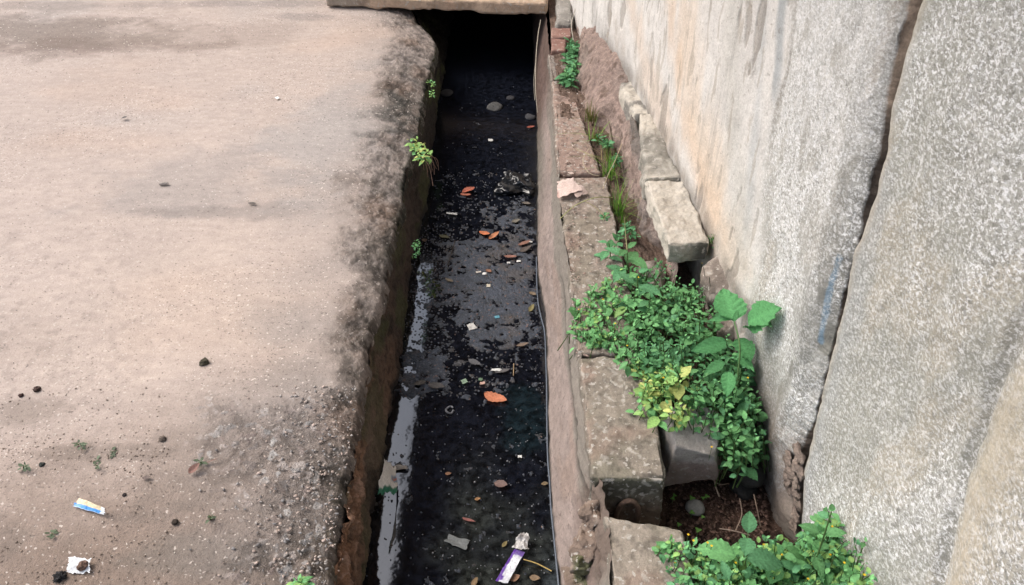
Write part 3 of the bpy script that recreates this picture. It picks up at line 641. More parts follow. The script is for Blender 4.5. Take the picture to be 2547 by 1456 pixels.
def build_rock_right():
    zs = np.concatenate([np.linspace(-.5, -.30, 20)[:-1], np.linspace(-.30, 1.32, 700), [1.5, 1.8, 2.3, 3.0]])
    u = np.linspace(0, 1, 760); base = np.concatenate([1.0*u**1.15, [1.15, 1.4, 1.8, 2.6]])
    Z, B = np.meshgrid(zs, base, indexing='ij'); Y0 = CYR(Z) + .004*fbm2(Z*12, Z*0, 3, 240) - .004; Y = Y0 - B; X = wallx(Y)
    n1 = fbm2(Y*3.0, Z*2.0, 4, 241); n2 = fbm2(Y*12, Z*9, 4, 242); n3 = fbm2(Y*55, Z*36, 4, 243)
    off = .002 + .022*ss(0, .45, B) + .028*n1*ss(0, .4, B) + .005*n2 + .0025*n3 - .010*np.exp(-B/.005)
    rg = wcoords([(2560, 840), (2490, 1000), (2430, 1160), (2400, 1300), (2365, 1470)])
    rd = linedist(Y, Z, rg); sgn = Y - np.interp(Z, [b[1] for b in rg[::-1]], [b[0] for b in rg[::-1]])
    off += .025*ss(.02, -.10, sgn + .02*n2)*ss(.95, .8, Z) - .012*ss(.03, .0, np.abs(sgn+.01*n2))*ss(.95, .8, Z)
    X = X - off
    C = np.zeros(Y.shape+(3,)) + np.array([.42, .42, .395]); C *= (1+.12*n1+.09*n2)[..., None]
    lich = ss(-.2, .28, fbm2(Y*6 + Z*1.2, Z*2.6, 4, 244) + .35*ss(.35, .8, Z) - .22*ss(.35, .0, B) - .1)
    C = mixc(C, (.285, .285, .245), .65*(1-lich)); C = mixc(C, (.235, .215, .17), .5*ss(.55, .1, Z)*ss(-.2, .3, fbm2(Y*5+Z*2, Z*3, 4, 245)))
    C = mixc(C, (.46, .41, .33), .5*ss(.05, .35, fbm2(Y*8+Z*2, Z*3, 4, 246)))
    C = mixc(C, (.56, .49, .38), .7*ss(.0, -.07, sgn + .03*n2)*ss(-.17, -.07, sgn+.05*n1+.02*n2)*ss(1.0, .8, Z))
    C = mixc(C, (.33, .34, .34), .6*ss(.10, .04, B + .03*n2)*ss(-.3, .2, fbm2(Y*6, Z*2, 3, 247)))
    C = mixc(C, (.47, .42, .35), .6*ss(.03, .005, B + .01*n2))
    C = mixc(C, (.22, .22, .205), .6*ss(.03, .008, np.abs(sgn+.02*n2))*ss(.95, .8, Z))
    spk = np.clip(.6+.85*lich, 0, 1)*(1-.6*ss(-.0, -.06, sgn+.02*n2)*ss(-.16, -.07, sgn+.03*n2)*ss(1.0, .8, Z))*ss(.0, .05, B)
    M = np.stack([spk, 0*Y+.3, 0*Y], -1); V = np.stack([X, Y, Z], -1)
    ex = []; ec = []; em = []
    for d in [.004, .012, .025, .045, .07, .11, .16]:
        q = V[:, 0].copy(); q[:, 0] += d; q[:, 1] -= d*.12 + .004*fbm2(zs*20, zs*0+d*40, 3, 248); ex.append(q)
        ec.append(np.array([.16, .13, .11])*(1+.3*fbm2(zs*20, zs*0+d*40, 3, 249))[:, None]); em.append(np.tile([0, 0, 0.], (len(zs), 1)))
    V = np.concatenate([np.stack(ex[::-1], 1), V], 1); C = np.concatenate([np.stack(ec[::-1], 1), C], 1); M = np.concatenate([np.stack(em[::-1], 1), M], 1)
    o = grid_obj('rock_face', V, M_WALL, C, M, flip=False)
    tag(o, 'big grey granite boulder face with white lichen speckle, right of the long crack', 'rock')
build_rock_left(); build_rock_right()
def build_mortar_lumps():
    # the row of rounded mud lumps plugged into the foot of the crack
    D, Fc = ICO[3]
    root = bpy.data.objects.new('mud_plug', None); COL.objects.link(root); c0 = PW(1972, 1200); root.location = tuple(c0)
    tag(root, 'knobbly brown mud filling plugged into the foot of the long crack', 'mud')
    r_ = np.random.RandomState(3)
    for (x, y, s) in ((1990, 1128, 20), (1965, 1140, 15), (1968, 1165, 22), (1990, 1165, 20), (1962, 1190, 16), (1980, 1196, 18), (1966, 1212, 15), (1984, 1222, 17), (1988, 1250, 15), (1983, 1280, 14), (1978, 1310, 14)):
        p = PW(x, y); k = s*float(np.linalg.norm(p-np.array([0, 0, CAMZ])))/F
        V = D*np.array([.42, 1.5, .75])*k; V = V + D*(.75*k*fbm3(D, 2.2, 4, int(x+y)))[:, None]
        cc = np.array([.30, .24, .205])*r_.uniform(.8, 1.15)
        o = raw_mesh('lump', V, Fc, M_EARTH, np.tile(cc, (len(V), 1)), np.zeros((len(V), 3)), root); o.location = tuple(p - np.array([.004, 0, 0]) - c0)
build_mortar_lumps()

# ---------------------------------------------------------------- soil behind the kerb, mud bank and ledge
def soil_z(X, Y):
    return -.07 - .15*ss(1.60, 1.50, Y) + .04*ss(1.9, 2.4, Y) + .03*ss(2.8, 3.4, Y)
def build_soil():
    Ys = np.concatenate([[6, 5], rowsY(-20, 1500, -.1, 520), [.5, .2, -.5, -3]]); ts = np.linspace(0, 1, 260)
    Yg, T = np.meshgrid(Ys, ts, indexing='ij'); X = (XRL(Yg)+.02)*(1-T) + (wallx(Yg)+.03)*T
    f1, f2, idv = worley(X*70, Yg*70, 303)
    Z = soil_z(X, Yg) + .012*fbm2(X*14, Yg*14, 4, 301) + .008*fbm2(X*60, Yg*60, 4, 302) + .006*ss(.4, .1, f1)*(idv > .6)
    Z += .03*ss(.10, .0, T)*0
    C = np.zeros(X.shape+(3,)) + np.array([.085, .052, .040]); C *= (1+.35*fbm2(X*20, Yg*20, 4, 304))[..., None]
    C = mixc(C, (.17, .12, .095), .7*ss(1.8, 2.2, Yg)); C = mixc(C, (.15, .11, .09), .7*ss(.35, .1, f1)*(idv > .85))
    C = mixc(C, (.018, .014, .013), .8*ss(1.33, 1.24, Yg + .04*fbm2(X*10, Yg*10, 3, 305)))
    o = grid_obj('soil', np.stack([X, Yg, Z], -1), M_EARTH, C, C*0+1, flip=False); tag(o, kind='structure')
build_soil()
def bank_foot(Y):
    q = np.array([P(x, y, z)[:2] for x, y, z in ((1440, 0, .02), (1436, 87, .02), (1420, 221, .02), (1450, 288, .02), (1500, 330, .0), (1545, 370, .0), (1540, 424, -.02), (1572, 495, -.03), (1582, 535, -.04), (1580, 580, -.05), (1622, 632, -.06), (1645, 660, -.07))])
    q = q[np.argsort(q[:, 1])]; return np.interp(Y, q[:, 1], q[:, 0])
LEDGE_Z = .18
def build_bank():
    Ys = np.concatenate([[5.0, 4.6], rowsY(20, 660, .05, 420)]); ts = np.linspace(0, 1, 190)
    Ys = Ys[Ys > 1.98]
    Yg, T = np.meshgrid(Ys, ts, indexing='ij'); xf = bank_foot(Yg) + .006*fbm2(Yg*16, Yg*0, 3, 311)
    top = np.interp(Yg, [2.0, 2.9, 3.3, 3.6, 3.9, 4.5], [.455, .462, .50, .46, .40, .36])
    xt = np.minimum(np.maximum(top, xf+.04), wallx(Yg)+.01); X = xf*(1-T) + xt*T
    zt = LEDGE_Z - .03 + .05*ss(3.0, 3.4, Yg)*ss(3.9, 3.6, Yg) - .08*ss(3.7, 4.1, Yg)
    prof = ss(0, 1, T**.8)
    Z = (soil_z(X, Yg) - .03)*(1-prof) + zt*prof
    n = fbm2(Yg*9, T*3, 4, 312); r2 = fbm2(Yg*28 + T*4, T*5, 4, 313); r3 = fbm2(Yg*70, T*25, 4, 314)
    X = X - (.024*n + .006*r2 + .0015*r3)*ss(0, .15, T)*ss(1.05, .85, T); Z = Z + (.018*n + .005*r2 + .001*r3)*ss(0, .15, T)
    C = np.zeros(X.shape+(3,)) + np.array([.32, .24, .21]); C *= (1+.25*n+.22*r2+.2*fbm2(Yg*60, T*3, 4, 316))[..., None]; C = mixc(C, (.21, .19, .175), .6*ss(-.1, .3, fbm2(Yg*5, T*2.5, 4, 317)))
    C = mixc(C, (.30, .225, .195), .6*ss(2.9, 3.4, Yg)); C = mixc(C, (.12, .115, .105), .7*ss(.5, .9, T+.25*n)*ss(3.4, 3.0, Yg)*ss(2.4, 2.7, Yg))
    C = mixc(C, (.10, .065, .05), .6*ss(.2, .45, fbm2(Yg*34, T*8, 3, 315))); C = mixc(C, (.10, .085, .05), .5*ss(.25, .0, T)*ss(3.2, 2.9, Yg))
    o = grid_obj('mud_bank', np.stack([X, Yg, Z], -1), M_EARTH, C, C*0+.8, flip=False)
    tag(o, 'reddish brown mud bank sloping from the kerb up to the stone ledge', 'bank')
build_bank()
def ledge_col(V, N):
    n1 = fbm3(V, 6, 4, 321); n2 = fbm3(V, 22, 4, 322)
    C = np.zeros(V.shape) + np.array([.50, .46, .40]); C *= (1+.15*n1+.15*n2)[:, None]
    Y = V[:, 1]; C = mixc(C, (.17, .165, .145), .75*ss(2.38, 2.44, Y+.03*n1)*ss(2.75, 2.66, Y+.03*n1)*ss(-.5, .2, n2+.3))
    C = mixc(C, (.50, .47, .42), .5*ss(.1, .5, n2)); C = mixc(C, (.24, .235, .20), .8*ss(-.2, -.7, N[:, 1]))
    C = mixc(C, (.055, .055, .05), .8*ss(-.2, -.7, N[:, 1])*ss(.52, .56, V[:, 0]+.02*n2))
    return C, np.tile([0, .8, 0.], (len(V), 1))
nl = P(1663, 607, LEDGE_Z); nr_ = P(1768, 603, LEDGE_Z)
fl_ = P(1604, 446, LEDGE_Z); fr_ = np.array([float(wallx(fl_[1]))+.01, fl_[1]])
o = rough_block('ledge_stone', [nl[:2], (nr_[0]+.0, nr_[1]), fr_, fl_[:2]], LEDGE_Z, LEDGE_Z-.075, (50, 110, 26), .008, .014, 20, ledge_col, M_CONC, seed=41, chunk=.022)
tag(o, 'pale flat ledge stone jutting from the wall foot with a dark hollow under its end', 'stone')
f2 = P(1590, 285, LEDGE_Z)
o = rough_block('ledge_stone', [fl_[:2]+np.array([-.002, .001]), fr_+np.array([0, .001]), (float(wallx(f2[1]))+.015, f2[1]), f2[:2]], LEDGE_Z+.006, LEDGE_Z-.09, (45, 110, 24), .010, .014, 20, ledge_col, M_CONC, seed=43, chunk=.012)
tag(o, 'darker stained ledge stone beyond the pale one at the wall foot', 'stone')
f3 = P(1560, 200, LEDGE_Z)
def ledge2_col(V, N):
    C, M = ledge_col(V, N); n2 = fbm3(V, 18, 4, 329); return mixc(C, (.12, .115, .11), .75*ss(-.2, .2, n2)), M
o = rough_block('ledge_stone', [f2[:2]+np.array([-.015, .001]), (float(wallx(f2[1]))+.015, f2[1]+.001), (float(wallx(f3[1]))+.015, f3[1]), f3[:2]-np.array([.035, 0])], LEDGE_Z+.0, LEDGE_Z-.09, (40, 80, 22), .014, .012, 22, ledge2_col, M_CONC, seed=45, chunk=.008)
tag(o, 'rough grey and white ledge stone farthest along the wall foot', 'stone')
def rubble_col(V, N):
    n1 = fbm3(V, 10, 3, 331); n2 = fbm3(V, 40, 3, 332); C = np.zeros(V.shape) + np.array([.21, .175, .15]); C *= (1+.3*n1)[:, None]
    return mixc(C, (.45, .40, .35), .7*ss(.1, .4, n2+.4*n1)), np.tile([0, 1, 0.], (len(V), 1))
for (x, y, z, rx, ry, rz, sd, lb) in ((1800, 700, .09, .055, .07, .11, 1, 'lumpy mortar rubble with white pebbles under the end of the ledge stone'), (1835, 800, .02, .05, .08, .10, 2, 'low brown rubble lump behind the large leaved seedling'), (1620, 690, -.04, .05, .07, .06, 3, 'brown mud lump under the ledge stone behind the tall serrated weed')):
    p = P(x, y, z); rs = np.random.RandomState(sd)
    o = rock('rubble', (p[0], p[1], z-.03), (rx, ry, rz), [(*rs.normal(size=3), .75) for _ in range(9)], M_CONC, rubble_col, 5, .02, 18, sd)
    tag(o, lb, 'rubble')

# ---------------------------------------------------------------- kerb blocks
def conc_col(tint, moss, seed, endmoss=False, peb=1.0):
    def f(V, N):
        n1 = fbm3(V, 5, 4, seed); n2 = fbm3(V, 25, 4, seed+1)
        C = np.zeros(V.shape) + np.array(tint); C *= (1+.14*n1+.14*n2)[:, None]
        C = mixc(C, (.15, .145, .105), moss*ss(-.1, .3, n1+.6*n2)); C = C*(1 - .35*ss(.05, .4, fbm3(V, 60, 4, seed+8)))[:, None]; C = mixc(C, (.30, .19, .15), .35*ss(.1, .4, fbm3(V, 7, 4, seed+7)))
        wq = 1.3*fbm3(V, 38, 3, seed+4); f1, f2, idv = worley(V[:, 0]*55 + 2*V[:, 2] + wq, V[:, 1]*55 + V[:, 2]*55 - wq, seed+2)
        s = ss(.46, .34, f1)*(idv > .90 - .25*ss(.1, .4, fbm3(V, 9, 3, seed+6)))*peb
        edge = ss(.25, .6, np.abs(N[:, 2]))*ss(.25, .6, np.hypot(N[:, 0], N[:, 1])); s = np.maximum(s, ss(.42, .3, f1)*(idv > .45)*edge*peb)
        C = C*(1-(.75*s)[:, None]) + (.28+.18*((idv*37) % 1))[:, None]*np.array([1, .93, .83])*(.75*s)[:, None]
        if endmoss:
            e = ss(-.3, -.8, N[:, 1]); C = mixc(C, (.085, .085, .06), .8*e*ss(-.16, -.02, V[:, 2]+.04*n1)); C = mixc(C, (.20, .13, .10), .75*e*ss(-.06, -.14, V[:, 2]+.04*n1))
            C = mixc(C, (.42, .39, .345), .8*e*ss(.42, .3, f1)*(idv > .55)*ss(-.10, -.04, V[:, 2]))
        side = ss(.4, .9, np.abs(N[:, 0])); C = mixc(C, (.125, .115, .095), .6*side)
        return C, np.tile([0, 1, 0.], (len(V), 1))
    return f
def kq(yn, yf, xr_n, xr_f, z=0.0, xl_add=0.0):
    n = P(W/2, yn, z)[1]; f_ = P(W/2, yf, z)[1]
    return [(float(XRL(n))-.006, n), (xr_n, n), (xr_f, f_), (float(XRL(f_))-.006, f_)]
M_K = M_CONC
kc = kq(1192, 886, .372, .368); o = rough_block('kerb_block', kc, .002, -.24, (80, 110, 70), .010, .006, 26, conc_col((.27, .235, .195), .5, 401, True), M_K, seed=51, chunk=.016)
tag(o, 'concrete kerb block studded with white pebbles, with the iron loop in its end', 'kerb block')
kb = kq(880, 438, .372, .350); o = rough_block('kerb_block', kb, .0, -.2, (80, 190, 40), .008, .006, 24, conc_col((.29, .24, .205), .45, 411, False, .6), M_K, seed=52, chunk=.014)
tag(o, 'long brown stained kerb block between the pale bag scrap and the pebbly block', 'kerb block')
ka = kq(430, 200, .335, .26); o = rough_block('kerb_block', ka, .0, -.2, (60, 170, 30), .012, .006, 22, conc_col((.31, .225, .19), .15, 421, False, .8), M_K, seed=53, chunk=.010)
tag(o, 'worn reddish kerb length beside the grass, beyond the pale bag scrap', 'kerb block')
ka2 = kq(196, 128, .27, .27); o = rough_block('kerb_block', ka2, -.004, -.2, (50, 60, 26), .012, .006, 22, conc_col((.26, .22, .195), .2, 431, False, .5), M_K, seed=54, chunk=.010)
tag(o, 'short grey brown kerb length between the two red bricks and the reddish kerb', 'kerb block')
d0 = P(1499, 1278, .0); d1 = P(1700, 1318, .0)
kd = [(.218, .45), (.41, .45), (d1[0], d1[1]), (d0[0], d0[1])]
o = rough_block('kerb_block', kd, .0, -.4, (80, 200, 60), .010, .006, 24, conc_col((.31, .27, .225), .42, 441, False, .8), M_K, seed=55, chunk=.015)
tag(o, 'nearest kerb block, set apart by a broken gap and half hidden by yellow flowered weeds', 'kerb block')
def brick_col(V, N):
    n1 = fbm3(V, 16, 4, 451); C = np.zeros(V.shape) + np.array([.25, .14, .115]); C *= (1+.25*n1)[:, None]; return mixc(C, (.22, .17, .14), .5*ss(0, .5, n1)), np.tile([0, .6, 0.], (len(V), 1))
for (ya, yb, xr, lb) in ((92, 68, 1420, 'weathered red brick set behind the other, nearest the stone slab'), (126, 96, 1408, 'weathered red brick in front of the other, beside the dark fern tuft')):
    n = P(1370, ya, .02); f_ = P(1372, yb, .02); xr_ = P(xr, ya, .02)[0]
    o = rough_block('brick', [(n[0], n[1]), (xr_, n[1]), (xr_+.01, f_[1]), (f_[0], f_[1])], .02, -.05, (30, 26, 16), .008, .003, 40, brick_col, M_CONC, seed=56, chunk=.006); tag(o, lb, 'brick')
def grey_col(V, N):
    n1 = fbm3(V, 9, 4, 461); C = np.zeros(V.shape) + np.array([.24, .225, .205]); C *= (1+.3*n1)[:, None]; return mixc(C, (.40, .385, .36), .5*ss(.1, .5, n1)), np.tile([0, .8, 0.], (len(V), 1))
n = P(1382, 56, .05); f_ = P(1384, -30, .05)
o = rough_block('kerb_stone', [(n[0], n[1]), (P(1424, 56, .05)[0], n[1]), (P(1434, -30, .05)[0], f_[1]), (f_[0], f_[1])], .05, -.2, (40, 60, 40), .02, .012, 18, grey_col, M_CONC, seed=57, chunk=.014)
tag(o, 'rough grey kerb stone behind the red bricks, beside the stone slab', 'stone')
# crumbled packing in the gap between the last two blocks
def crumb_col(V, N):
    n1 = fbm3(V, 18, 4, 471); C = np.zeros(V.shape) + np.array([.20, .15, .12]); C *= (1+.3*n1)[:, None]; return mixc(C, (.33, .28, .24), .6*ss(.1, .4, n1)), np.tile([0, 1, 0.], (len(V), 1))
for i, (x, y, z, s, lb) in enumerate(((1462, 1268, -.03, .028, 'crumbling tan lump highest in the gap before the nearest kerb block'), (1482, 1290, -.06, .03, 'brown lump deep in the gap against the nearest kerb block'), (1452, 1330, -.07, .034, 'flat layered lump in the middle of the gap beside the nearest kerb block'), (1448, 1385, -.10, .032, 'greenish stained lump lowest in the gap above the water'), (1440, 1436, -.13, .034, 'mossy lump at the frame foot between water and nearest kerb block'))):
    p = P(x, y, z); rs = np.random.RandomState(70+i)
    o = rock('lump', (p[0], p[1], z-.02), (s, s*1.4, s*1.0), [(*rs.normal(size=3), .6) for _ in range(12)], M_CONC, crumb_col if i < 3 else (lambda V, N: (mixc(crumb_col(V, N)[0], (.07, .09, .03), .75*ss(-.3, .2, fbm3(V, 25, 3, 472))), crumb_col(V, N)[1])), 5, .024, 34, 70+i)
    tag(o, lb, 'lump')
# iron loop in the end face
def build_loop():
    yv = kc[0][1] - .004; z0 = -.125
    L = P(1533, 1275, -.12); R = P(1588, 1275, -.12); xl, xr = L[0], R[0]; r = (xr-xl)/2; cx = (xl+xr)/2
    pts = [(xl, yv, z0-.03), (xl, yv-.004, z0)] + [(cx - r*cos(a), yv-.006, z0 + .055*sin(a)*1.0) for a in np.linspace(0, pi, 14)] + [(xr, yv-.004, z0), (xr, yv, z0-.03)]
    mb = MB(); tube(mb, smoothpath(pts, 3), .0068, (.17, .115, .09), 10); o = mb.build('iron_loop', M_METAL)
    tag(o, 'rusty iron loop standing out of the pebbly kerb block end', 'loop')
build_loop()
# grey stone in the weeds
def stone_col(V, N):
    n1 = fbm3(V, 12, 4, 481); C = np.zeros(V.shape) + np.array([.40, .365, .34]); C *= (1+.22*n1)[:, None]
    return mixc(C, (.23, .16, .14), .7*ss(.30, .0, N[:, 2])), np.tile([0, .6, 0.], (len(V), 1))
cs = P(1722, 1105, -.05)
o = rock('stone', (cs[0]+.004, cs[1]+.01, -.08), (.098, .09, .12), [(.28, -.30, 1, .66), (-.05, -1, -.12, .64), (1, -.3, .25, .70), (-1, -.15, .05, .76), (0, 1, .2, .8), (.55, -.6, .9, .80), (.2, -.3, -1, .75)], M_CONC, stone_col, 6, .010, 20, 483)
tag(o, 'angular grey stone lying in the weeds beside the pebbly kerb block', 'stone')
for (x, y, z, s, lb, c) in ((1728, 1262, -.2, .02, 'small pale grey stone half sunk in the dark soil pit', (.24, .24, .23)), (1868, 1178, -.15, .035, 'dark rounded stone in the shade under the big weeds beside the wall', (.04, .04, .038)), (1850, 1215, -.2, .03, 'lower dark stone against the wall in the soil pit', (.03, .03, .03))):
    p = P(x, y, z); o = rock('stone', (p[0], p[1], z-.004), (s*1.1, s, s*.6), [(*np.random.RandomState(int(x)).normal(size=3), .8)], M_CONC, (lambda V, N, c=c: (np.zeros(V.shape)+c, np.tile([0, 0, 0.], (len(V), 1)))), 3, .008, 30, int(x)); tag(o, lb, 'stone')

# ---------------------------------------------------------------- stone slab bridging the drain
def slab_col(V, N):
    n1 = fbm3(V, 4, 4, 501); n2 = fbm3(V, 22, 4, 502); C = np.zeros(V.shape) + np.array([.46, .335, .245]); C *= (1+.2*n1+.2*n2)[:, None]
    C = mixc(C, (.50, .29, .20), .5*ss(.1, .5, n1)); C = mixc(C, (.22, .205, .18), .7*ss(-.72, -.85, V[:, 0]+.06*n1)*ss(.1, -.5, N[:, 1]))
    C = mixc(C, (.15, .12, .10), .5*ss(.25, .5, n2)); return C, np.tile([0, .8, 0.], (len(V), 1))
sa = P(806, 24, .01); sb = P(1376, 36, .01)
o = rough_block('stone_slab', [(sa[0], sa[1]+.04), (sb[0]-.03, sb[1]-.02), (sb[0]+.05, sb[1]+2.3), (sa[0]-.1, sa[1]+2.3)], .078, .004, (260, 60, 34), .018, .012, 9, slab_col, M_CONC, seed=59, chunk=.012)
tag(o, 'thick brown stone slab laid across the drain at the top of the view', 'slab')
cv = raw_mesh('drain_cover', [(-1.2, 6.5, .0), (.3, 6.5, .0), (.3, 12, .0), (-1.2, 12, .0), (-1.2, 6.5, -.5), (.3, 6.5, -.5), (.3, 12, -.5), (-1.2, 12, -.5)], [(0, 1, 2, 3), (4, 5, 1, 0)], M_CONC, np.tile([.2, .17, .15], (8, 1)), np.ones((8, 3)), smooth=False); tag(cv, kind='structure')

# ---------------------------------------------------------------- eave over the wall (seen only as the dark reflection in the water)
def build_eave():
    root = bpy.data.objects.new('roof_eave', None); COL.objects.link(root); root.location = (.3, 2, 3.0); tag(root, 'dark sheet roof eave hanging out from the rock wall above the drain', 'roof')
    Vv = [(-.875, -1.2, 3.0), (1.4, -1.2, 3.0), (1.4, 9, 3.0), (-.80, 9, 3.0), (-.875, -1.2, 3.1), (1.4, -1.2, 3.1), (1.4, 9, 3.1), (-.80, 9, 3.1)]
    Vv = [(x-.3, y-2, z-3) for x, y, z in Vv]
    Va = [(-7.3, 7.4, 3.12), (1.4, 7.4, 3.12), (1.4, 10.15, 3.12), (-7.3, 10.15, 3.12), (-7.3, 7.4, 3.22), (1.4, 7.4, 3.22), (1.4, 10.15, 3.22), (-7.3, 10.15, 3.22)]  # unseen roof slab added to darken the far wall and block sky reflection
    raw_mesh('sky_block_roof', [(x-.3, y-2, z-3) for x, y, z in Va], [(0, 3, 2, 1), (4, 5, 6, 7), (0, 1, 5, 4), (1, 2, 6, 5), (2, 3, 7, 6), (3, 0, 4, 7)], M_EARTH, np.tile([.035, .03, .028], (8, 1)), np.zeros((8, 3)), root, smooth=False)
    raw_mesh('soffit', Vv, [(0, 3, 2, 1), (4, 5, 6, 7), (0, 1, 5, 4), (1, 2, 6, 5), (2, 3, 7, 6), (3, 0, 4, 7)], M_EARTH, np.tile([.035, .03, .028], (8, 1)), np.zeros((8, 3)), root, smooth=False)
build_eave()

def build_sky_block_wall():  # unseen wall, added to block low sky from the far water
    o = rough_block('sky_block_wall', [(-7.5, 10.2), (5.5, 10.2), (5.5, 10.6), (-7.5, 10.6)], 5.4, -.1, (60, 3, 30), .02, .01, 3, lambda V, N: (np.zeros(V.shape)+(.10, .085, .075), np.tile([0, 0, 0.], (len(V), 1))), M_SMOOTH)
    tag(o, 'dark unseen wall added beyond the drain to keep sky out of the water', 'wall')
build_sky_block_wall()
# ---------------------------------------------------------------- plants
rs = np.random.RandomState(11)
def in_poly(x, y, poly): return polydist(np.array([x]), np.array([y]), poly)[0]
def gcol(k, r=rs):       # leaf greens
    pal = {'wilt': (.12, .155, .10), 'mid': (.120, .290, .115), 'dark': (.075, .205, .085), 'blue': (.110, .285, .135), 'lime': (.240, .410, .130), 'yellow': (.40, .45, .15), 'fresh': (.155, .370, .145)}
    c = np.array(pal[k])*r.uniform(.75, 1.25); return c
def shoot(mb, tip, h, L, pal, nodes=3, lean=None, r=rs, wide=.62, serr=0.06, ns=5):
    tip = np.asarray(tip, float); lean = r.normal(0, .25, 2) if lean is None else np.asarray(lean)
    base = tip - np.array([lean[0]*h, lean[1]*h, h]); ax = nrm(tip-base)
    tube(mb, [base, (base+tip)/2 + np.append(r.normal(0, .004, 2), 0), tip], (.0016, .0013, .0008), np.array((.075, .12, .04)), 4)
    a0 = r.uniform(0, pi)
    for k in range(nodes):
        pos = tip - ax*h*(k*.27 + .0); az = a0 + k*pi/2 + r.normal(0, .2)
        l = L*(.5 if k == 0 else .9 if k == 1 else 1.05)*r.uniform(.75, 1.15)
        for s in (0, pi):
            an = az + s + r.normal(0, .3); el = (.7 if k == 0 else .15) + r.normal(0, .35)
            d = np.array([cos(an)*cos(el), sin(an)*cos(el), sin(el)]); up = np.array([0, 0, 1.]) + r.normal(0, .2, 3)
            c = gcol(pal[r.randint(len(pal))], r)*(1.15 if k == 0 else 1.0)
            leaf(mb, pos + d*.003, d, up, l, l*wide*r.uniform(.85, 1.1), c, fold=r.uniform(.05, .35), droop=r.uniform(.05, .45), serr=serr, ns=ns)
def flower(mb, p, s=.0026, c=(.75, .50, .03), n=6):
    for k in range(n):
        a = 2*pi*k/n + .3; leaf(mb, np.asarray(p)+0, (cos(a), sin(a), .25), (0, 0, 1), s*1.3, s*.9, c, .05, .1, 0, 2)
def scatter_clump(name, poly, n, zfn, L, palfn, label, hgt=(.05, .10), flowers=(), seed=0, wide=.62):
    r = np.random.RandomState(seed); mb = MB(); xs = [p[0] for p in poly]; ys = [p[1] for p in poly]; c = 0; pa = np.array(poly, float)
    while c < n:
        x = r.uniform(min(xs), max(xs)); y = r.uniform(min(ys), max(ys)); d = in_poly(x, y, pa)
        if d < r.uniform(0, 8): continue
        low = r.rand() < .35
        z = zfn(x, y) + r.normal(0, .018) - (.035 if low else 0)
        if x < 1640 and y < 1250: z = max(z, .022 + .02*r.rand())
        p = P(x, y, z); p[0] = min(p[0], float(wallx(p[1])) - .022)
        shoot(mb, p, r.uniform(*hgt), L*r.choice([.5, .7, .85, 1.0, 1.45], p=[.25, .3, .25, .15, .05])*r.uniform(.9, 1.1), palfn(x, y, r), r.randint(2, 4), r=r, wide=wide); c += 1
    for (x, y) in flowers:
        p = P(x, y, zfn(x, y)+.02); tube(mb, [p-np.array([0, 0, .05]), p], .0008, (.07, .12, .04), 3); flower(mb, p)
    o = mb.build(name, M_LEAF); tag(o, label, 'weeds', kind='stuff'); return o
C1 = [(1500, 690), (1560, 640), (1640, 650), (1700, 670), (1745, 690), (1800, 800), (1870, 880), (1885, 1000), (1905, 1070), (1900, 1140), (1830, 1150), (1795, 1110), (1760, 1060), (1700, 1045), (1640, 1030), (1590, 975), (1560, 900), (1500, 870), (1430, 830), (1415, 770), (1430, 720), (1480, 700)]
def pal1(x, y, r):
    if y > 900 and x < 1720 and y - 900 > (x-1560)*.1: return ['lime', 'yellow', 'lime', 'fresh']
    if x < 1560 and r.rand() < .6: return ['lime', 'fresh', 'fresh', 'mid']
    if y > 840 and y < 950 and x > 1600: return ['dark', 'blue', 'dark', 'mid']
    if x > 1600 and r.rand() < .45: return ['dark', 'blue', 'mid']
    return ['mid', 'fresh', 'fresh', 'mid']
scatter_clump('ground_cover', C1, 640, lambda x, y: .055 + .03*sin(x*.012) - .09*max(0, (y-950)/200.)*(1 if x > 1700 else .4) + (.0 if x > 1500 else -.02), .034, pal1,
              'dense low bright green weeds with small pointed leaves over the kerb and soil in mid picture', (.06, .12),
              [(1588, 690), (1746, 655), (1500, 745), (1440, 770), (1530, 805), (1560, 860), (1770, 1112), (1650, 940), (1860, 940)], 21)
C2 = [(1630, 1345), (1700, 1335), (1760, 1370), (1830, 1350), (1900, 1330), (1960, 1335), (2010, 1320), (2040, 1270), (2085, 1262), (2100, 1320), (2140, 1350), (2160, 1400), (2190, 1456), (2200, 1500), (1640, 1500), (1650, 1430)]
scatter_clump('ground_cover', C2, 520, lambda x, y: .0 + .03*sin(x*.015) + .05*max(0, (1400-y)/140.) + .10*max(0, (x-1950)/200.), .034, lambda x, y, r: ['fresh', 'mid', 'fresh', 'blue', 'lime'],
              'bright green weeds dotted with yellow flowers at the foot of the boulder', (.08, .15),
              [(1712, 1330), (1725, 1345), (1760, 1350), (1770, 1358), (1900, 1355), (2060, 1325), (2025, 1372), (2065, 1380), (2070, 1310), (1830, 1400), (1925, 1440), (2010, 1440), (2150, 1430), (1945, 1380), (2100, 1400), (1680, 1400)], 22, .68)
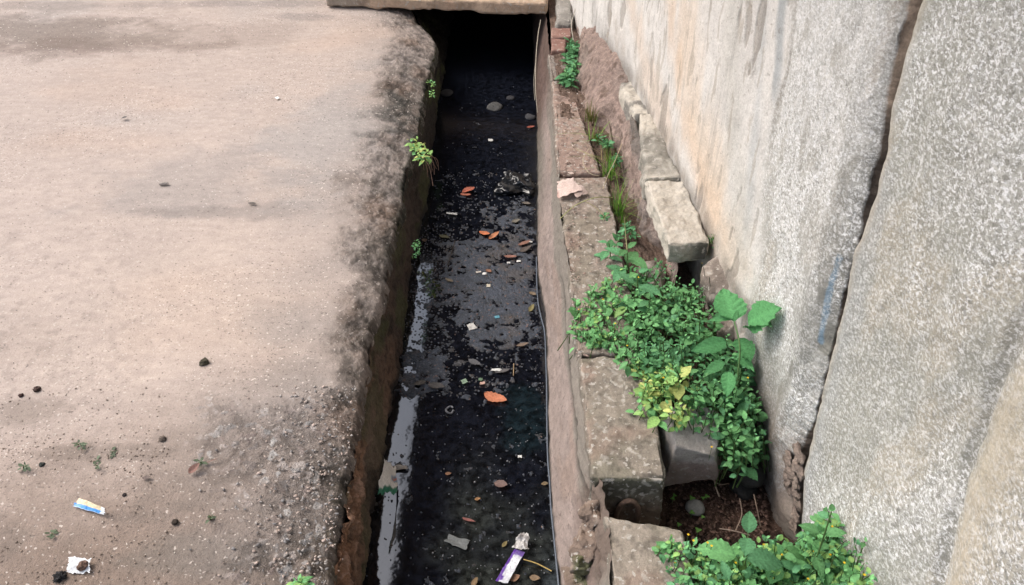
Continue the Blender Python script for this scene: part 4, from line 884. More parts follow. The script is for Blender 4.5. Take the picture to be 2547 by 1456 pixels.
# larger leaved weeds growing out of the carpet
def big_weed(name, x, y, zt, zb, L, n, pal, label, cat='weed', seed=1, spread=.9, serr=.05, wide=.55, leanx=0.0, top=True, group=None):
    r = np.random.RandomState(seed); root = bpy.data.objects.new(name, None); COL.objects.link(root)
    tipp = P(x, y, zt); base = np.array([tipp[0]-leanx, tipp[1]+.01, zb]); root.location = tuple(base); tag(root, label, cat, group)
    mb = MB(); pts = smoothpath([base, (base+tipp)/2+np.array([.008, 0, 0]), tipp], 5); tube(mb, pts-base, np.linspace(.0028, .0014, len(pts)), (.085, .15, .05), 6); mb.build('stem', M_STEM, root)
    a0 = r.uniform(0, pi)
    for k in range(n):
        pos = tipp + (base-tipp)*(k*.8/n) - base; az = a0 + k*pi/2
        for s in (0, pi):
            lb = MB(); an = az+s+r.normal(0, .15); el = .45 - .12*k + r.normal(0, .12); l = L*(.55 if k == 0 else 1.0)*r.uniform(.8, 1.1)
            d = np.array([cos(an)*cos(el), sin(an)*cos(el), sin(el)]); pet = pos + d*l*.15
            tube(lb, [pos, pet], .0009, (.09, .16, .06), 4)
            leaf(lb, pet, d, (0, 0, 1), l, l*wide, gcol(pal[r.randint(len(pal))], r), fold=.18, droop=.3, serr=serr, ns=16, nw=4, vein=1.0)
            lb.build('leaf', M_LEAF, root)
    return root
big_weed('weed', 1560, 622, .11, -.05, .074, 4, ['blue', 'mid'], 'tall weed with serrated blue green leaves rising where kerb meets mud bank', seed=31)
big_weed('weed', 1515, 606, .06, -.05, .052, 3, ['blue', 'dark'], 'smaller blue green serrated weed left of the tall one, below the grass', seed=32)
big_weed('weed', 1585, 680, .13, -.05, .070, 3, ['blue', 'fresh'], 'weed with drooping oval leaves arching over the carpet below the ledge stone', seed=33)
big_weed('weed', 1700, 730, .08, -.05, .035, 3, ['mid', 'fresh'], 'pale leafed weed standing at the mouth of the dark hollow', seed=34)
big_weed('weed', 1650, 850, .10, -.05, .036, 3, ['dark', 'blue'], 'dark green weed poking up from the middle of the carpet', seed=36)
big_weed('weed', 1740, 800, .13, -.05, .034, 3, ['dark', 'blue'], 'thin dark stemmed weed left of the large leaved seedling', seed=37)
big_weed('weed', 1860, 1335, .12, -.18, .085, 3, ['blue', 'fresh'], 'broad leaved weed leaning over the soil pit from below', seed=38, wide=.7)
big_weed('weed', 1815, 1450, .10, -.18, .085, 2, ['blue', 'mid'], 'broad dark leaved weed at the very bottom left of the flowering weeds', seed=39, wide=.5)
big_weed('weed', 2068, 1275, .20, -.18, .040, 4, ['fresh', 'mid'], 'tallest upright shoot of the flowering weeds, against the boulder', seed=40, wide=.6)
big_weed('weed', 2150, 1350, .16, -.18, .036, 3, ['mid', 'fresh'], 'rightmost upright shoot of the weeds against the boulder foot', seed=41)
big_weed('weed', 1850, 1085, .02, -.15, .040, 3, ['mid', 'fresh', 'dark'], 'weed with round toothed leaves drooping over the top of the soil pit', seed=42, wide=.75)
big_weed('weed', 1858, 1130, -.02, -.16, .042, 2, ['dark', 'mid'], 'lowest round leaved weed hanging over the soil pit', seed=43, wide=.8)
# seedling with five big oval leaves, leaf by leaf
def PN(x, y, f):
    w = PW(x, y); return np.array([0, 0, CAMZ]) + (w - np.array([0, 0, CAMZ]))*f
def seedling():
    root = bpy.data.objects.new('seedling', None); COL.objects.link(root)
    nodep = P(1840, 860, .14); base = P(1836, 1010, .0); base[2] = -.04; root.location = tuple(base)
    tag(root, 'seedling with five large oval bright green leaves standing against the rock wall', 'seedling')
    top = P(1826, 800, .17); mb = MB(); tube(mb, smoothpath([base-base, (nodep-base)*.6, nodep-base, top-base], 6), np.linspace(.0035, .0018, 19), (.10, .19, .07), 7); mb.build('stem', M_STEM, root)
    def lf(a, b, za, zb, w, col, fold=.12, droop=.1, up=(0, -.3, 1)):
        A = P(*a, za); B = P(*b, zb); m = MB()
        if b[0] > 1850: A = PN(*a, .955); B = PN(*b, .965); w *= .85
        L = float(np.linalg.norm(B-A))
        leaf(m, A-base, B-A, up, L, w*L, col, fold, droop, .025, 18, 4, .72, 1.0); m.build('leaf', M_LEAF, root)
    G = np.array([.110, .32, .125])
    lf((1826, 797), (1800, 712), .17, .20, .80, G*1.15, up=(.1, -.8, 1))
    lf((1862, 803), (1927, 765), .16, .18, .62, G*1.1, up=(0, -.7, 1))
    lf((1860, 815), (1915, 800), .155, .14, .55, G*.6, fold=.3)
    lf((1838, 842), (1870, 895), .15, .12, .95, G*.95, up=(.3, -.8, 1))
    lf((1822, 793), (1762, 795), .165, .16, .35, G*.9, fold=.5, up=(0, -.2, 1))
    lf((1806, 850), (1722, 872), .13, .13, .42, G*1.0, up=(0, -.8, 1))
    lf((1812, 925), (1810, 985), .10, .08, .55, G*1.2, up=(0, -.8, 1))
    lf((1826, 880), (1875, 915), .11, .10, .4, G*1.0)
    lf((1800, 900), (1750, 930), .10, .09, .45, G*.8); lf((1826, 800), (1835, 770), .17, .185, .35, G*.85)
seedling()
# grass tufts
def grass(name, x, y, z, n, L, label, cols, seed, spread=.35, group=None):
    r = np.random.RandomState(seed); mb = MB(); b = P(x, y, z)
    for _ in range(n):
        a = r.uniform(0, 2*pi); sp = abs(r.normal(0, spread)); l = L*r.uniform(.5, 1.1); st = b + np.array([r.normal(0, .010), r.normal(0, .014), 0])
        d0 = np.array([cos(a)*sp, sin(a)*sp, 1.]); pts = [st + d0*l*t + np.array([cos(a), sin(a), 0])*l*sp*t*t - np.array([0, 0, .35*sp*l*t*t*2]) for t in np.linspace(0, 1, 6)]
        c = np.array(cols[r.randint(len(cols))])*r.uniform(.8, 1.2); w = .0021*r.uniform(.7, 1.3); s = nrm(np.cross(d0, (cos(a), sin(a), .1))); s = nrm(s + np.array([.6, 0, 0]))
        V = []
        for i, p in enumerate(pts):
            ww = w*(1-i/5.3); V += [p - s*ww, p + s*ww]
        mb.add(V, [(2*i, 2*i+1, 2*i+3, 2*i+2) for i in range(5)], c)
    o = mb.build(name, M_LEAF); tag(o, label, 'grass tuft', group); return o
GR = [(.17, .36, .05), (.23, .42, .07), (.12, .28, .06)]; GD = [(.20, .19, .07), (.13, .17, .04), (.30, .24, .12)]
grass('grass_tuft', 1535, 535, -.04, 70, .15, 'long bright green grass tuft at the foot of the mud bank, behind the pale scrap', GR+[GD[1]], 51)
grass('grass_tuft', 1518, 440, -.02, 40, .13, 'bright thin grass tuft a little beyond the longest one', GR, 52)
grass('grass_tuft', 1550, 560, -.04, 34, .08, 'short olive grass at the base of the longest tuft', GD+GR, 53)
grass('grass_tuft', 1480, 350, -.01, 45, .09, 'thin mixed dry and green grass halfway along the mud bank', GD+GR, 54, .6)
grass('grass_tuft', 1470, 300, .0, 50, .10, 'mossy olive tuft beside the kerb near the old root', GD, 55, .3)
grass('grass_tuft', 1510, 400, -.01, 30, .08, 'sparse wiry grass with curled dry stalks on the mud bank foot', GD, 56, .8)
def small_plant(name, pts, n, L, pal, label, seed, z=.03, h=(.02, .05), mat=None, cat='plant'):
    r = np.random.RandomState(seed); mb = MB()
    for k in range(n):
        x, y = pts[r.randint(len(pts))]; x += r.normal(0, 4); y += r.normal(0, 4); shoot(mb, P(x, y, z + r.normal(0, .012)), r.uniform(*h), L*r.uniform(.7, 1.2), pal, r.randint(2, 4), r=r, wide=.6)
    o = mb.build(name, M_LEAF); tag(o, label, cat); return o
small_plant('plant', [(1495, 335), (1503, 345), (1512, 355)], 16, .022, ['blue', 'dark', 'mid'], 'small round leaved creeper among the grass halfway along the bank', 61)
small_plant('plant', [(1535, 392), (1532, 400)], 9, .020, ['dark', 'blue'], 'dark leaved sprig beside the wiry grass on the bank', 62)
small_plant('plant', [(1560, 560), (1570, 570), (1545, 590), (1580, 590)], 12, .026, ['dark', 'blue'], 'low dark creeper just above the serrated weeds', 63)
small_plant('plant', [(1503, 532), (1505, 540)], 8, .018, ['mid', 'blue'], 'sparse thin sprig on the kerb left of the long grass', 64, .01)
small_plant('fern', [(1420, 105), (1425, 115), (1428, 130), (1415, 140), (1422, 125)], 26, .035, ['dark', 'blue', 'dark'], 'dark green fern like tuft beside the red bricks', 65, .03, (.02, .05), cat='fern')
small_plant('fern', [(1420, 165), (1425, 175), (1410, 185), (1418, 195), (1405, 195), (1430, 160)], 34, .038, ['blue', 'mid', 'dark'], 'lighter green fern like tuft below the dark one, over the kerb edge', 66, .03, (.02, .05), cat='fern')
small_plant('plant', [(1772, 595)], 6, .012, ['lime', 'dark'], 'wispy sprig growing from the seam between ledge stone and wall', 67, .18, cat='plant')
# plants on the left rim
def rim_plant():
    root = bpy.data.objects.new('rim_weed', None); COL.objects.link(root); b = P(1045, 388, -.01); root.location = tuple(b)
    tag(root, 'pale lime leaved weed with dry dangling roots on the left drain rim', 'weed'); r = np.random.RandomState(71); mb = MB()
    for (x, y) in ((1020, 350), (1030, 352), (1038, 348), (1050, 358), (1030, 368), (1042, 375), (1058, 372), (1065, 380), (1048, 388), (1025, 360), (1055, 385), (1044, 362), (1036, 385)):
        shoot(mb, P(x, y, .035) - b, .04, .026, ['lime', 'lime', 'fresh', 'yellow'], 3, r=r, wide=.6)
    mb.build('foliage', M_LEAF, root); rt = MB()
    for k in range(12):
        e = P(1055+r.uniform(0, 38), 400+r.uniform(5, 75), -.08); e[0] = max(e[0], -.37); m = (b+e)/2 + np.array([.03*r.rand(), 0, .02])
        tube(rt, smoothpath([b-b, m-b, e-b + r.normal(0, .004, 3)], 5), .0012, np.array((.16, .10, .075))*r.uniform(.7, 1.3), 4)
    rt.build('root', M_STEM, root)
rim_plant()
small_plant('plant', [(1072, 203), (1075, 208)], 4, .016, ['lime', 'fresh'], 'tiny sprig farther up the left rim, upper of two', 72, -.02, (.01, .02))
small_plant('plant', [(1070, 232), (1077, 236)], 5, .016, ['lime', 'fresh'], 'tiny sprig on the left rim, lower of two', 73, -.03, (.01, .02))
small_plant('plant', [(1034, 608), (1038, 618), (1036, 628), (1030, 600)], 12, .010, ['dark', 'mid'], 'little dark mossy sprig on the left drain side', 74, -.10, (.008, .015))
small_plant('plant', [(742, 1445), (752, 1448)], 5, .022, ['lime', 'fresh'], 'pale green sprig on the pavement at the bottom edge', 75, .02, (.01, .02))
for i, (x, y, lb) in enumerate(((195, 1108, 'withered green sprig on pavement left of the middle litter'), (285, 1128, 'dark green sprig on the pavement right of its neighbour'), (60, 1165, 'blue green seedling flat on pavement near left edge'), (520, 1290, 'trailing olive sprig on the pavement by the exposed gravel'), (500, 1150, 'tiny grey green sprig near the curled brown leaf'), (240, 1150, 'small faded sprig left of the blue packet path'), (130, 1330, 'faint sprig below the blue and cream packet'))):
    small_plant('sprig', [(x, y)], 4, .013, ['wilt'], lb, 80+i, .003, (.002, .004), cat='sprig')
# seedlings in the pit: one kind, copied
def pit_seedlings():
    mb = MB(); r = np.random.RandomState(91)
    for a in (0, 2.1, 4.2): leaf(mb, np.array([0, 0, .008]), (cos(a), sin(a), .2), (0, 0, 1), .008, .0065, (.14, .30, .07), .05, .1, 0, 4, shape=.7)
    tube(mb, [(0, 0, -.012), (0, 0, .008)], .0006, (.1, .2, .08), 4)
    me = None
    for i, (x, y) in enumerate(((1673, 1245), (1677, 1237), (1720, 1245), (1757, 1240), (1720, 1280), (1747, 1290), (1688, 1310), (1735, 1325), (1748, 1243))):
        if me is None: o = raw_mesh('seedling', np.concatenate(mb.v), np.concatenate(mb.f), M_LEAF, np.concatenate(mb.c)); me = o
        else: o = me.copy(); COL.objects.link(o)
        o.location = tuple(P(x, y, -.205)); o.rotation_euler = (0, 0, r.uniform(0, 6)); s = r.uniform(.8, 1.3); o.scale = (s, s, s)
        tag(o, 'tiny green seedling in the dark soil pit, ' + ('at the left edge against the kerb block', 'just behind the leftmost one', 'in the middle below the angular grey stone', 'right of the middle below the stone corner', 'just right of the small pale stone', 'between the pale stone and the forked twig', 'nearest the corner of the closest kerb block', 'lowest of all, by the wet black soil', 'nearest the bent pale twig')[i], 'seedling', 'tiny seedlings in the soil pit')
pit_seedlings()

# ---------------------------------------------------------------- twigs, stalks, cable, threads
def strand(name, pts, r, col, label, cat, mat=M_STEM, n=5):
    mb = MB(); p = smoothpath(pts, 6); tube(mb, p, r, col, n); o = mb.build(name, mat); tag(o, label, cat); return o
strand('stalk', [P(1393, 545, .004), P(1430, 512, .03), P(1480, 492, .06), P(1525, 492, .03)], .0016, (.33, .33, .15), 'long pale grass stalk arching across the kerb', 'stalk')
strand('stalk', [P(1452, 500, .03), P(1480, 515, .02), P(1505, 540, .01)], .0012, (.28, .25, .13), 'short dry stalk beside the pale bag scrap', 'stalk')
strand('stalk', [P(1466, 368, .02), P(1450, 400, .02), P(1465, 430, .015), P(1490, 438, .01)], .0014, (.42, .36, .26), 'curled pale stalk looping over the reddish kerb', 'stalk')
strand('stalk', [P(1550, 350, .03), P(1530, 400, .06), P(1515, 430, .05), P(1500, 470, .0)], .0016, (.40, .33, .22), 'bent dry stalk in the grass beside the bank', 'stalk')
strand('stalk', [P(1553, 540, .12), P(1556, 580, .06), P(1560, 625, .02)], .0017, (.36, .36, .18), 'pale upright stalk at the foot of the long grass', 'stalk')
strand('root', [P(1500, 212, .05), P(1502, 260, .03), P(1512, 300, .02), P(1520, 345, .0), P(1528, 390, -.02)], .004, (.22, .17, .14), 'brown woody root running down the mud bank', 'root')
strand('root', [P(1345, 50, .0), P(1338, 90, -.03), P(1333, 150, -.05), P(1332, 220, -.1), P(1337, 280, -.18)], .0022, (.36, .32, .26), 'long pale root hanging from the slab edge into the drain', 'root')
strand('root', [P(1333, 150, -.05), P(1328, 200, -.10), P(1330, 250, -.16)], .0014, (.30, .27, .22), 'thin side root hanging left of the long pale root', 'root')
strand('root', [P(1436, -5, .12), P(1428, 35, .06), P(1421, 60, .05), P(1426, 100, .03)], .0022, (.40, .37, .32), 'pale vine stem climbing by the wall above the ferns', 'root')
cab = [P(x, y, WZ+.006) for x, y in ((1337, 640), (1338, 700), (1341, 750), (1349, 790), (1358, 830), (1361, 900), (1363, 960), (1364, 1050), (1366, 1140), (1371, 1200), (1374, 1260), (1380, 1320), (1388, 1400), (1395, 1470))]
strand('cable', [c + np.array([-.004, 0, .0]) for c in cab], .0026, (.10, .12, .15), 'thin grey cable lying along the right waterline of the drain', 'cable', M_CABLE, 7)
strand('straw', [P(1302, 1392, WZ+.012), P(1335, 1402, WZ+.01), P(1372, 1421, WZ+.006)], .0016, (.50, .36, .13), 'yellow straw lying on the silty water by the purple wrapper', 'straw')
strand('twig', [P(1395, 1262, WZ+.03), P(1385, 1290, WZ+.01), P(1383, 1320, WZ+.004)], .0014, (.12, .09, .07), 'thin dark twig caught on the cable', 'twig')
strand('twig', [P(1132, 598, WZ+.004), P(1120, 640, WZ+.01), P(1113, 660, WZ+.004)], .0018, (.05, .04, .035), 'dark twig floating in the scum near the drain middle', 'twig')
strand('twig', [P(1278, 905, WZ+.004), P(1277, 935, WZ+.006)], .0016, (.30, .22, .13), 'short tan twig floating above the orange leaf', 'twig')
strand('twig', [P(1388, 428, .003), P(1450, 425, .012), P(1470, 424, .01)], .0012, (.33, .28, .24), 'thin straight stalk lying across the kerb above the pale scrap', 'twig')
strand('twig', [P(1758, 1165, -.12), P(1775, 1185, -.14), P(1780, 1210, -.17), P(1789, 1235, -.19)], .0022, (.33, .26, .20), 'bent pale twig at the top of the soil pit', 'twig')
strand('twig', [P(1770, 1192, -.15), P(1790, 1205, -.16), P(1812, 1203, -.17)], .0014, (.28, .22, .17), 'small side twig pointing to the wall in the soil pit', 'twig')
strand('twig', [P(1875, 1230, -.12), P(1884, 1270, -.15), P(1892, 1310, -.19)], .0018, (.24, .18, .14), 'long twig leaning along the wall foot in the pit', 'twig')
strand('twig', [P(1840, 1240, -.17), P(1845, 1280, -.18), P(1830, 1320, -.19)], .0016, (.25, .19, .15), 'thin forked twig standing in the lower soil pit', 'twig')
strand('twig', [P(1790, 1315, -.19), P(1830, 1322, -.17), P(1865, 1332, -.18)], .0016, (.28, .22, .18), 'pale twig lying across the bottom of the soil pit', 'twig')
for i, (x, y, h) in enumerate(((1660, 760, .14), (1746, 665, .17), (1735, 780, .16), (1803, 720, .17), (1615, 820, .12), (1760, 690, .15))):
    b = P(x, y+60, .02); t = P(x+4, y, h)
    strand('stalk', [b, (b+t)/2 + np.array([.005, 0, 0]), t], .0010, (.035, .055, .03), ['dark thin flower stalk rising left of the hollow', 'dark flower stalk with an orange bud in front of the hollow', 'dark leaning stalk right of the weed carpet middle', 'wiry stalk against the mortar rubble', 'dark stalk among the left weeds of the carpet', 'fine stalk crossing the hollow edge'][i], 'stalk')
# ---------------------------------------------------------------- floating and fallen leaves
def flat_leaf(x, y, z, Lpx, ang, col, label, wide=.45, curl=.12, fold=.1, name='fallen_leaf', group=None, seed=0, tilt=0.0, shape=.85):
    k = Zc(x, y, z)/F; L = Lpx*k; mb = MB(); a = radians(ang); d = np.array([cos(a), sin(a), tilt])
    r = np.random.RandomState(int(x+y)+seed)
    leaf(mb, -d*L/2, d, (0, 0, 1), L, L*wide, col, fold, -curl, .0, 12, 3, shape, .5)
    V = np.concatenate(mb.v); V[:, 2] += .12*L*(np.abs(V[:, 0])/L)**1.5*r.uniform(0, 1) + .002; V += np.stack([fbm3(V, 70, 3, int(x)), fbm3(V, 70, 3, int(x)+5), fbm3(V, 50, 2, int(x)+9)], -1)*np.array([.07*L, .07*L, .05*L])
    o = raw_mesh(name, V, np.concatenate(mb.f), M_DRY, np.concatenate(mb.c)); o.location = tuple(P(x, y, z)); tag(o, label, 'leaf', group); return o
OR = (.52, .17, .075); PK = (.38, .17, .12); TN = (.26, .19, .12); OL = (.13, .12, .055)
flat_leaf(1232, 991, WZ+.004, 66, -25, (.46, .17, .09), 'large orange brown leaf floating alone on clear black water', .5, .05, .06)
flat_leaf(1205, 585, WZ+.005, 38, -45, OR, 'left half of the curled orange leaf pair floating above the scum', .42, .25, .35)
flat_leaf(1228, 590, WZ+.005, 34, 40, (.48, .20, .10), 'right half of the curled orange leaf pair floating above the scum', .4, .25, .35)
flat_leaf(1165, 478, WZ+.005, 34, 10, (.42, .12, .07), 'crumpled red brown leaf left of the black plastic bag', .6, .3, .5)
flat_leaf(1158, 486, WZ+.004, 30, -20, (.38, .13, .08), 'flat red leaf scrap under the crumpled red brown one', .35, .1, .2)
for (x, y, l, a, c, lb, w) in (
    (1270, 641, 36, -15, PK, 'narrow pink brown leaf in the scum right of drain middle', .35), (1216, 676, 22, -50, (.36, .17, .10), 'small orange brown leaf standing in the scum', .6),
    (1305, 607, 38, 20, (.33, .16, .11), 'pinkish leaf near the right waterline, below the leaf pair', .4), (1308, 622, 40, 35, (.13, .10, .085), 'dark leaf just below the pinkish one by the right waterline', .4),
    (1320, 318, 22, 0, (.42, .10, .06), 'red leaf scrap far up the drain by the right side', .5), (1325, 733, 26, -45, TN, 'tan leaf near the right waterline', .5),
    (1322, 768, 30, 65, (.28, .24, .09), 'yellow olive leaf beside the cable at the right waterline', .45), (1105, 592, 34, -30, OL, 'olive leaf floating left of drain middle', .45),
    (1056, 600, 20, -70, (.20, .13, .09), 'brown leaf stuck by the left drain side', .7), (1118, 700, 30, -40, (.24, .19, .13), 'tan curled leaf at the edge of the sky reflection', .4),
    (1283, 552, 26, 25, (.22, .20, .16), 'greyish leaf in the scum below the black bag', .6), (1310, 508, 26, -25, (.20, .17, .14), 'dull brown leaf below the black bag near the right side', .5),
    (1246, 1207, 38, -20, (.24, .15, .13), 'mauve brown leaf on the silty water lower down the drain', .7), (1166, 1296, 42, -25, (.34, .12, .10), 'narrow red leaf in the silty lower water', .22),
    (1188, 1243, 18, 10, (.34, .17, .06), 'small orange leaf scrap left of the mauve leaf', .6), (1115, 1180, 18, 0, (.28, .13, .06), 'tiny orange scrap in the lower water left of middle', .6),
    (1280, 1440, 34, 15, (.36, .19, .11), 'pale orange leaf at the bottom beside the wrapper', .6), (1330, 1440, 30, -10, (.30, .20, .11), 'tan leaf at the bottom right of the wrapper', .6),
    (1180, 1450, 30, 60, (.32, .20, .09), 'yellowish leaf at the bottom left of the wrapper', .5), (1355, 1205, 20, 0, (.26, .18, .09), 'tan scrap on the silt near the cable', .6),
    (1085, 963, 52, -20, (.11, .10, .095), 'grey brown three cornered leaf in the left scum patch', .5), (1250, 925, 44, 5, (.13, .12, .12), 'grey leaf under the white splinter', .35), (1180, 905, 50, -40, (.12, .12, .13), 'long grey leaf in the scum above the orange leaf', .35),
    (1300, 860, 36, 10, (.24, .17, .12), 'tan leaf in the scum by the right side above the orange leaf', .35), (1045, 955, 34, 10, (.14, .12, .10), 'brown leaf at the left of the scum patch', .5), (1255, 1355, 22, 50, (.25, .19, .06), 'yellow scrap beside the grey peel in the lower water', .5)):
    flat_leaf(x, y, WZ+.0035, l*.92, a, tuple(.58*q + .012 for q in c), lb, w, .16, .2)
flat_leaf(485, 1170, .006, 36, 50, (.20, .11, .09), 'curled dark reddish leaf on the pavement by the exposed gravel', .6, .3, .5)
flat_leaf(525, 1150, .003, 40, 20, (.16, .10, .08), 'thin brown leaf stalk pair near the curled leaf on pavement', .12, .2, .3)
flat_leaf(365, 1190, .003, 22, 10, (.12, .09, .08), 'small dark leaf on the pavement above the blue packet', .5)
flat_leaf(310, 296, .004, 15, 0, (.10, .09, .085), 'tiny dark leaf alone far up the pavement', .8, .3, .4)
flat_leaf(409, 460, .002, 26, 0, (.11, .095, .09), 'dark oval leaf on the grey stained pavement', .5)
flat_leaf(628, 508, .003, 24, -15, (.07, .06, .055), 'small black leaf on the pavement below the grey stain', .35)
# ---------------------------------------------------------------- small white things on the water, two kinds of scraps
for (x, y, s, c, lb) in ((1230, 268, 17, (.075, .075, .075), 'pale grey stone breaking the water far up the drain'), (1112, 233, 14, (.03, .03, .032), 'dim dark stone in the far left water under the slab shade'), (1270, 245, 9, (.035, .035, .04), 'small dim stone in the far water right of the pale one'), (1320, 292, 12, (.05, .05, .055), 'black wet stone against the far right drain side')):
    p = P(x, y, WZ); k = Zc(x, y, WZ)/F*s; o = rock('stone', (p[0], p[1], WZ+.002), (k, k*1.1, k*.45), [(*np.random.RandomState(int(x)).normal(size=3), .7) for _ in range(4)], M_CONC, (lambda V, N, c=c: (np.zeros(V.shape)+c, np.zeros(V.shape))), 3, k*.2, 40, int(x)); tag(o, lb, 'stone')
def scrap(x, y, w, h, z, col, label, ang=0., name='plastic_scrap', mat=M_PAPER, seed=0):
    k = Zc(x, y, z)/F; n = 9; r = np.random.RandomState(seed+int(x)); u, v = np.meshgrid(np.linspace(-1, 1, n), np.linspace(-1, 1, n), indexing='ij')
    rr = 1 + .25*fbm2(u*1.5+seed, v*1.5, 2, int(x)); X = u*w*k*.5*rr; Yy = v*h*k*.6*rr; Zz = .15*w*k*fbm2(u*1.3, v*1.3, 3, int(y)) + .15*w*k*.3 + .002
    a = radians(ang); V = np.stack([X*cos(a)-Yy*sin(a), X*sin(a)+Yy*cos(a), Zz], -1)
    C = np.zeros(V.shape)+np.array(col); C *= (1+.15*fbm2(u*3, v*3, 2, 3))[..., None]
    o = grid_obj(name, V, mat, C); o.location = tuple(P(x, y, z)); tag(o, label, 'litter'); return o
WH = (.62, .62, .60)
for (x, y, w, h, c, lb, a) in ((1124, 533, 26, 8, WH, 'white plastic splinter floating left, above the sky reflection', -5), (1234, 922, 24, 6, WH, 'white splinter floating just above the orange leaf', -5), (1173, 814, 20, 20, (.45, .44, .42), 'curled pale shell like scrap in mid drain', 20),
    (1220, 350, 11, 11, (.5, .5, .48), 'round pale pellet alone in the far water', 0), (1205, 682, 10, 8, WH, 'white fleck in the scum left of the small orange leaf', 0), (1190, 678, 12, 5, (.55, .5, .45), 'second white fleck in the scum beside the first', 10), (1320, 603, 8, 5, WH, 'white fleck near the right waterline by the pinkish leaf', 0),
    (1290, 651, 10, 6, WH, 'white fleck right of the narrow pink brown leaf', 0), (1265, 655, 8, 6, (.5, .5, .5), 'pale fleck under the narrow pink brown leaf', 0), (1215, 712, 10, 10, (.5, .45, .36), 'cream pellet in the scum', 0), (1293, 1137, 10, 7, WH, 'white fleck on the silty lower water', 0),
    (1236, 790, 12, 7, (.10, .28, .36), 'small blue plastic fleck in the scum', 20), (1155, 950, 14, 12, (.20, .28, .20), 'pale green fleck left of the orange leaf', 30), (1200, 955, 12, 8, (.45, .30, .25), 'pink fleck above the orange leaf', 0), (1138, 1330+20, 60, 22, (.14, .15, .15), 'grey peel under the silty water left of the wrapper', -20),
    (1195, 905+40, 10, 8, (.1, .16, .1), 'dark green fleck above the orange leaf', 0), (1420, 432, 10, 9, (.55, .45, .40), 'pinkish white chip on the kerb above the pale bag scrap', 30), (690, 245, 9, 10, (.7, .7, .68), 'tiny white paper twist far up the pavement', 40)):
    scrap(x, y, w, h, WZ+.004 if 1040 < x < 1340 else .003, c, lb, a)
def ring():
    mb = MB(); c = P(1118, 1020, WZ+.006); pts = [c + np.array([.011*cos(a), .014*sin(a), .003*sin(2*a)]) for a in np.linspace(.4, 2*pi, 22)]; tube(mb, pts, .003, (.10, .105, .12), 8); o = mb.build('rubber_ring', M_CABLE); tag(o, 'dark curled rubber ring floating near the left scum patch', 'ring')
ring()

# ---------------------------------------------------------------- litter with shape
def sheet(name, corners, zs, nu, nv, colfn, mat, label, crumple=.003, fr=40, seed=0, cat='litter', edge=.05, parent=None, dz=.002):
    c = [P(x, y, z) for (x, y), z in zip(corners, zs)]     # order: far-left, far-right, near-right, near-left
    u, v = np.meshgrid(np.linspace(0, 1, nu), np.linspace(0, 1, nv), indexing='ij')
    uu = u + edge*fbm2(v*6+seed, v*0, 3, seed)*(2*u-1); vv = v + edge*fbm2(u*6, u*0+seed, 3, seed+1)*(2*v-1)
    V = (c[0]*((1-uu)*(1-vv))[..., None] + c[1]*(uu*(1-vv))[..., None] + c[2]*(uu*vv)[..., None] + c[3]*((1-uu)*vv)[..., None])
    n = fbm3(V, fr, 4, seed); rdg = np.abs(fbm3(V, fr*.6, 3, seed+5)); V[..., 2] += crumple*(n + 1.6*(1-rdg)) - crumple + dz
    C = colfn(u, v, n); ctr = V.reshape(-1, 3).mean(0); o = grid_obj(name, V-ctr, mat, C, parent=parent)
    if parent is None: tag(o, label, cat)
    o.location = tuple(ctr); return o
def pk(u, v, n):
    C = np.zeros(u.shape+(3,))+np.array([.62, .52, .34]); C = mixc(C, (.45, .30, .17), .6*ss(.1, .3, n)*ss(.6, .3, v)); C = mixc(C, (.03, .24, .62), ss(.52, .56, v+.03*n)); C = mixc(C, (.72, .76, .80), ss(.85, .88, u)); return mixc(C, (.66, .68, .70), ss(.90, .94, v)*.4)
sheet('packet', [(199, 1240), (260, 1266), (262, 1284), (180, 1261)], [.012, .02, .006, .004], 40, 20, pk, M_FOIL, 'flat torn packet, cream above and blue below, on the pavement', .0025, 45, 5)
def wp(u, v, n): return np.zeros(u.shape+(3,))+np.array([.68, .70, .72])*(1+.1*n)[..., None]
sheet('paper', [(172, 1388), (228, 1390), (230, 1428), (160, 1424)], [.006, .012, .004, .006], 30, 26, wp, M_PAPER, 'torn crumpled white paper on the pavement at the lower left', .005, 45, 9, edge=.16)
def clod(x, y, rpx, col, label, seed, z=0., name='clod', am=.45, flat=.7, cat='clod'):
    k = Zc(x, y, z)/F*rpx; p = P(x, y, z); D, Fc = ICO[5 if rpx > 12 else 3]; V = D*np.array([1, 1, flat])*k; V = V + D*(am*k*fbm3(D, 2.5, 5, seed, .6))[:, None]
    C = np.zeros(V.shape)+np.array(col); C *= (1+.6*fbm3(D, 4, 3, seed+3))[:, None]
    o = raw_mesh(name, V, Fc, M_EARTH, C, np.zeros(V.shape)); o.location = (p[0], p[1], z + k*flat*.5); tag(o, label, cat)
clod(208, 1409, 13, (.20, .13, .10), 'brown earth clod resting on the torn white paper', 1, .008)
clod(508, 904, 11, (.085, .078, .055), 'dark greenish dung lump alone in the middle of the pavement', 2, am=.9)
clod(150, 1438, 13, (.045, .043, .045), 'black lumpy clod beside the torn white paper', 3, am=1.0)
clod(105, 1163-5, 7, (.05, .055, .05), 'dark pellet left of the withered sprig', 4); clod(436, 1305-4, 8, (.07, .055, .045), 'small dark pellet right of the blue packet', 5)
clod(92, 971, 8, (.09, .058, .05), 'dark crumb pile near the left edge of the view', 6, am=.9); clod(53, 985, 6, (.08, .045, .04), 'dark crumb beside the left edge crumb pile', 7, am=.9)
clod(405, 1086+8, 9, (.15, .12, .10), 'low brown pebble on the pavement above the sprigs', 8); clod(525, 1310-20, 7, (.13, .10, .08), 'brown clod below the curled reddish leaf', 9)
clod(310, 1250-18, 5, (.05, .04, .04), 'tiny dark pellet above the blue packet', 10)
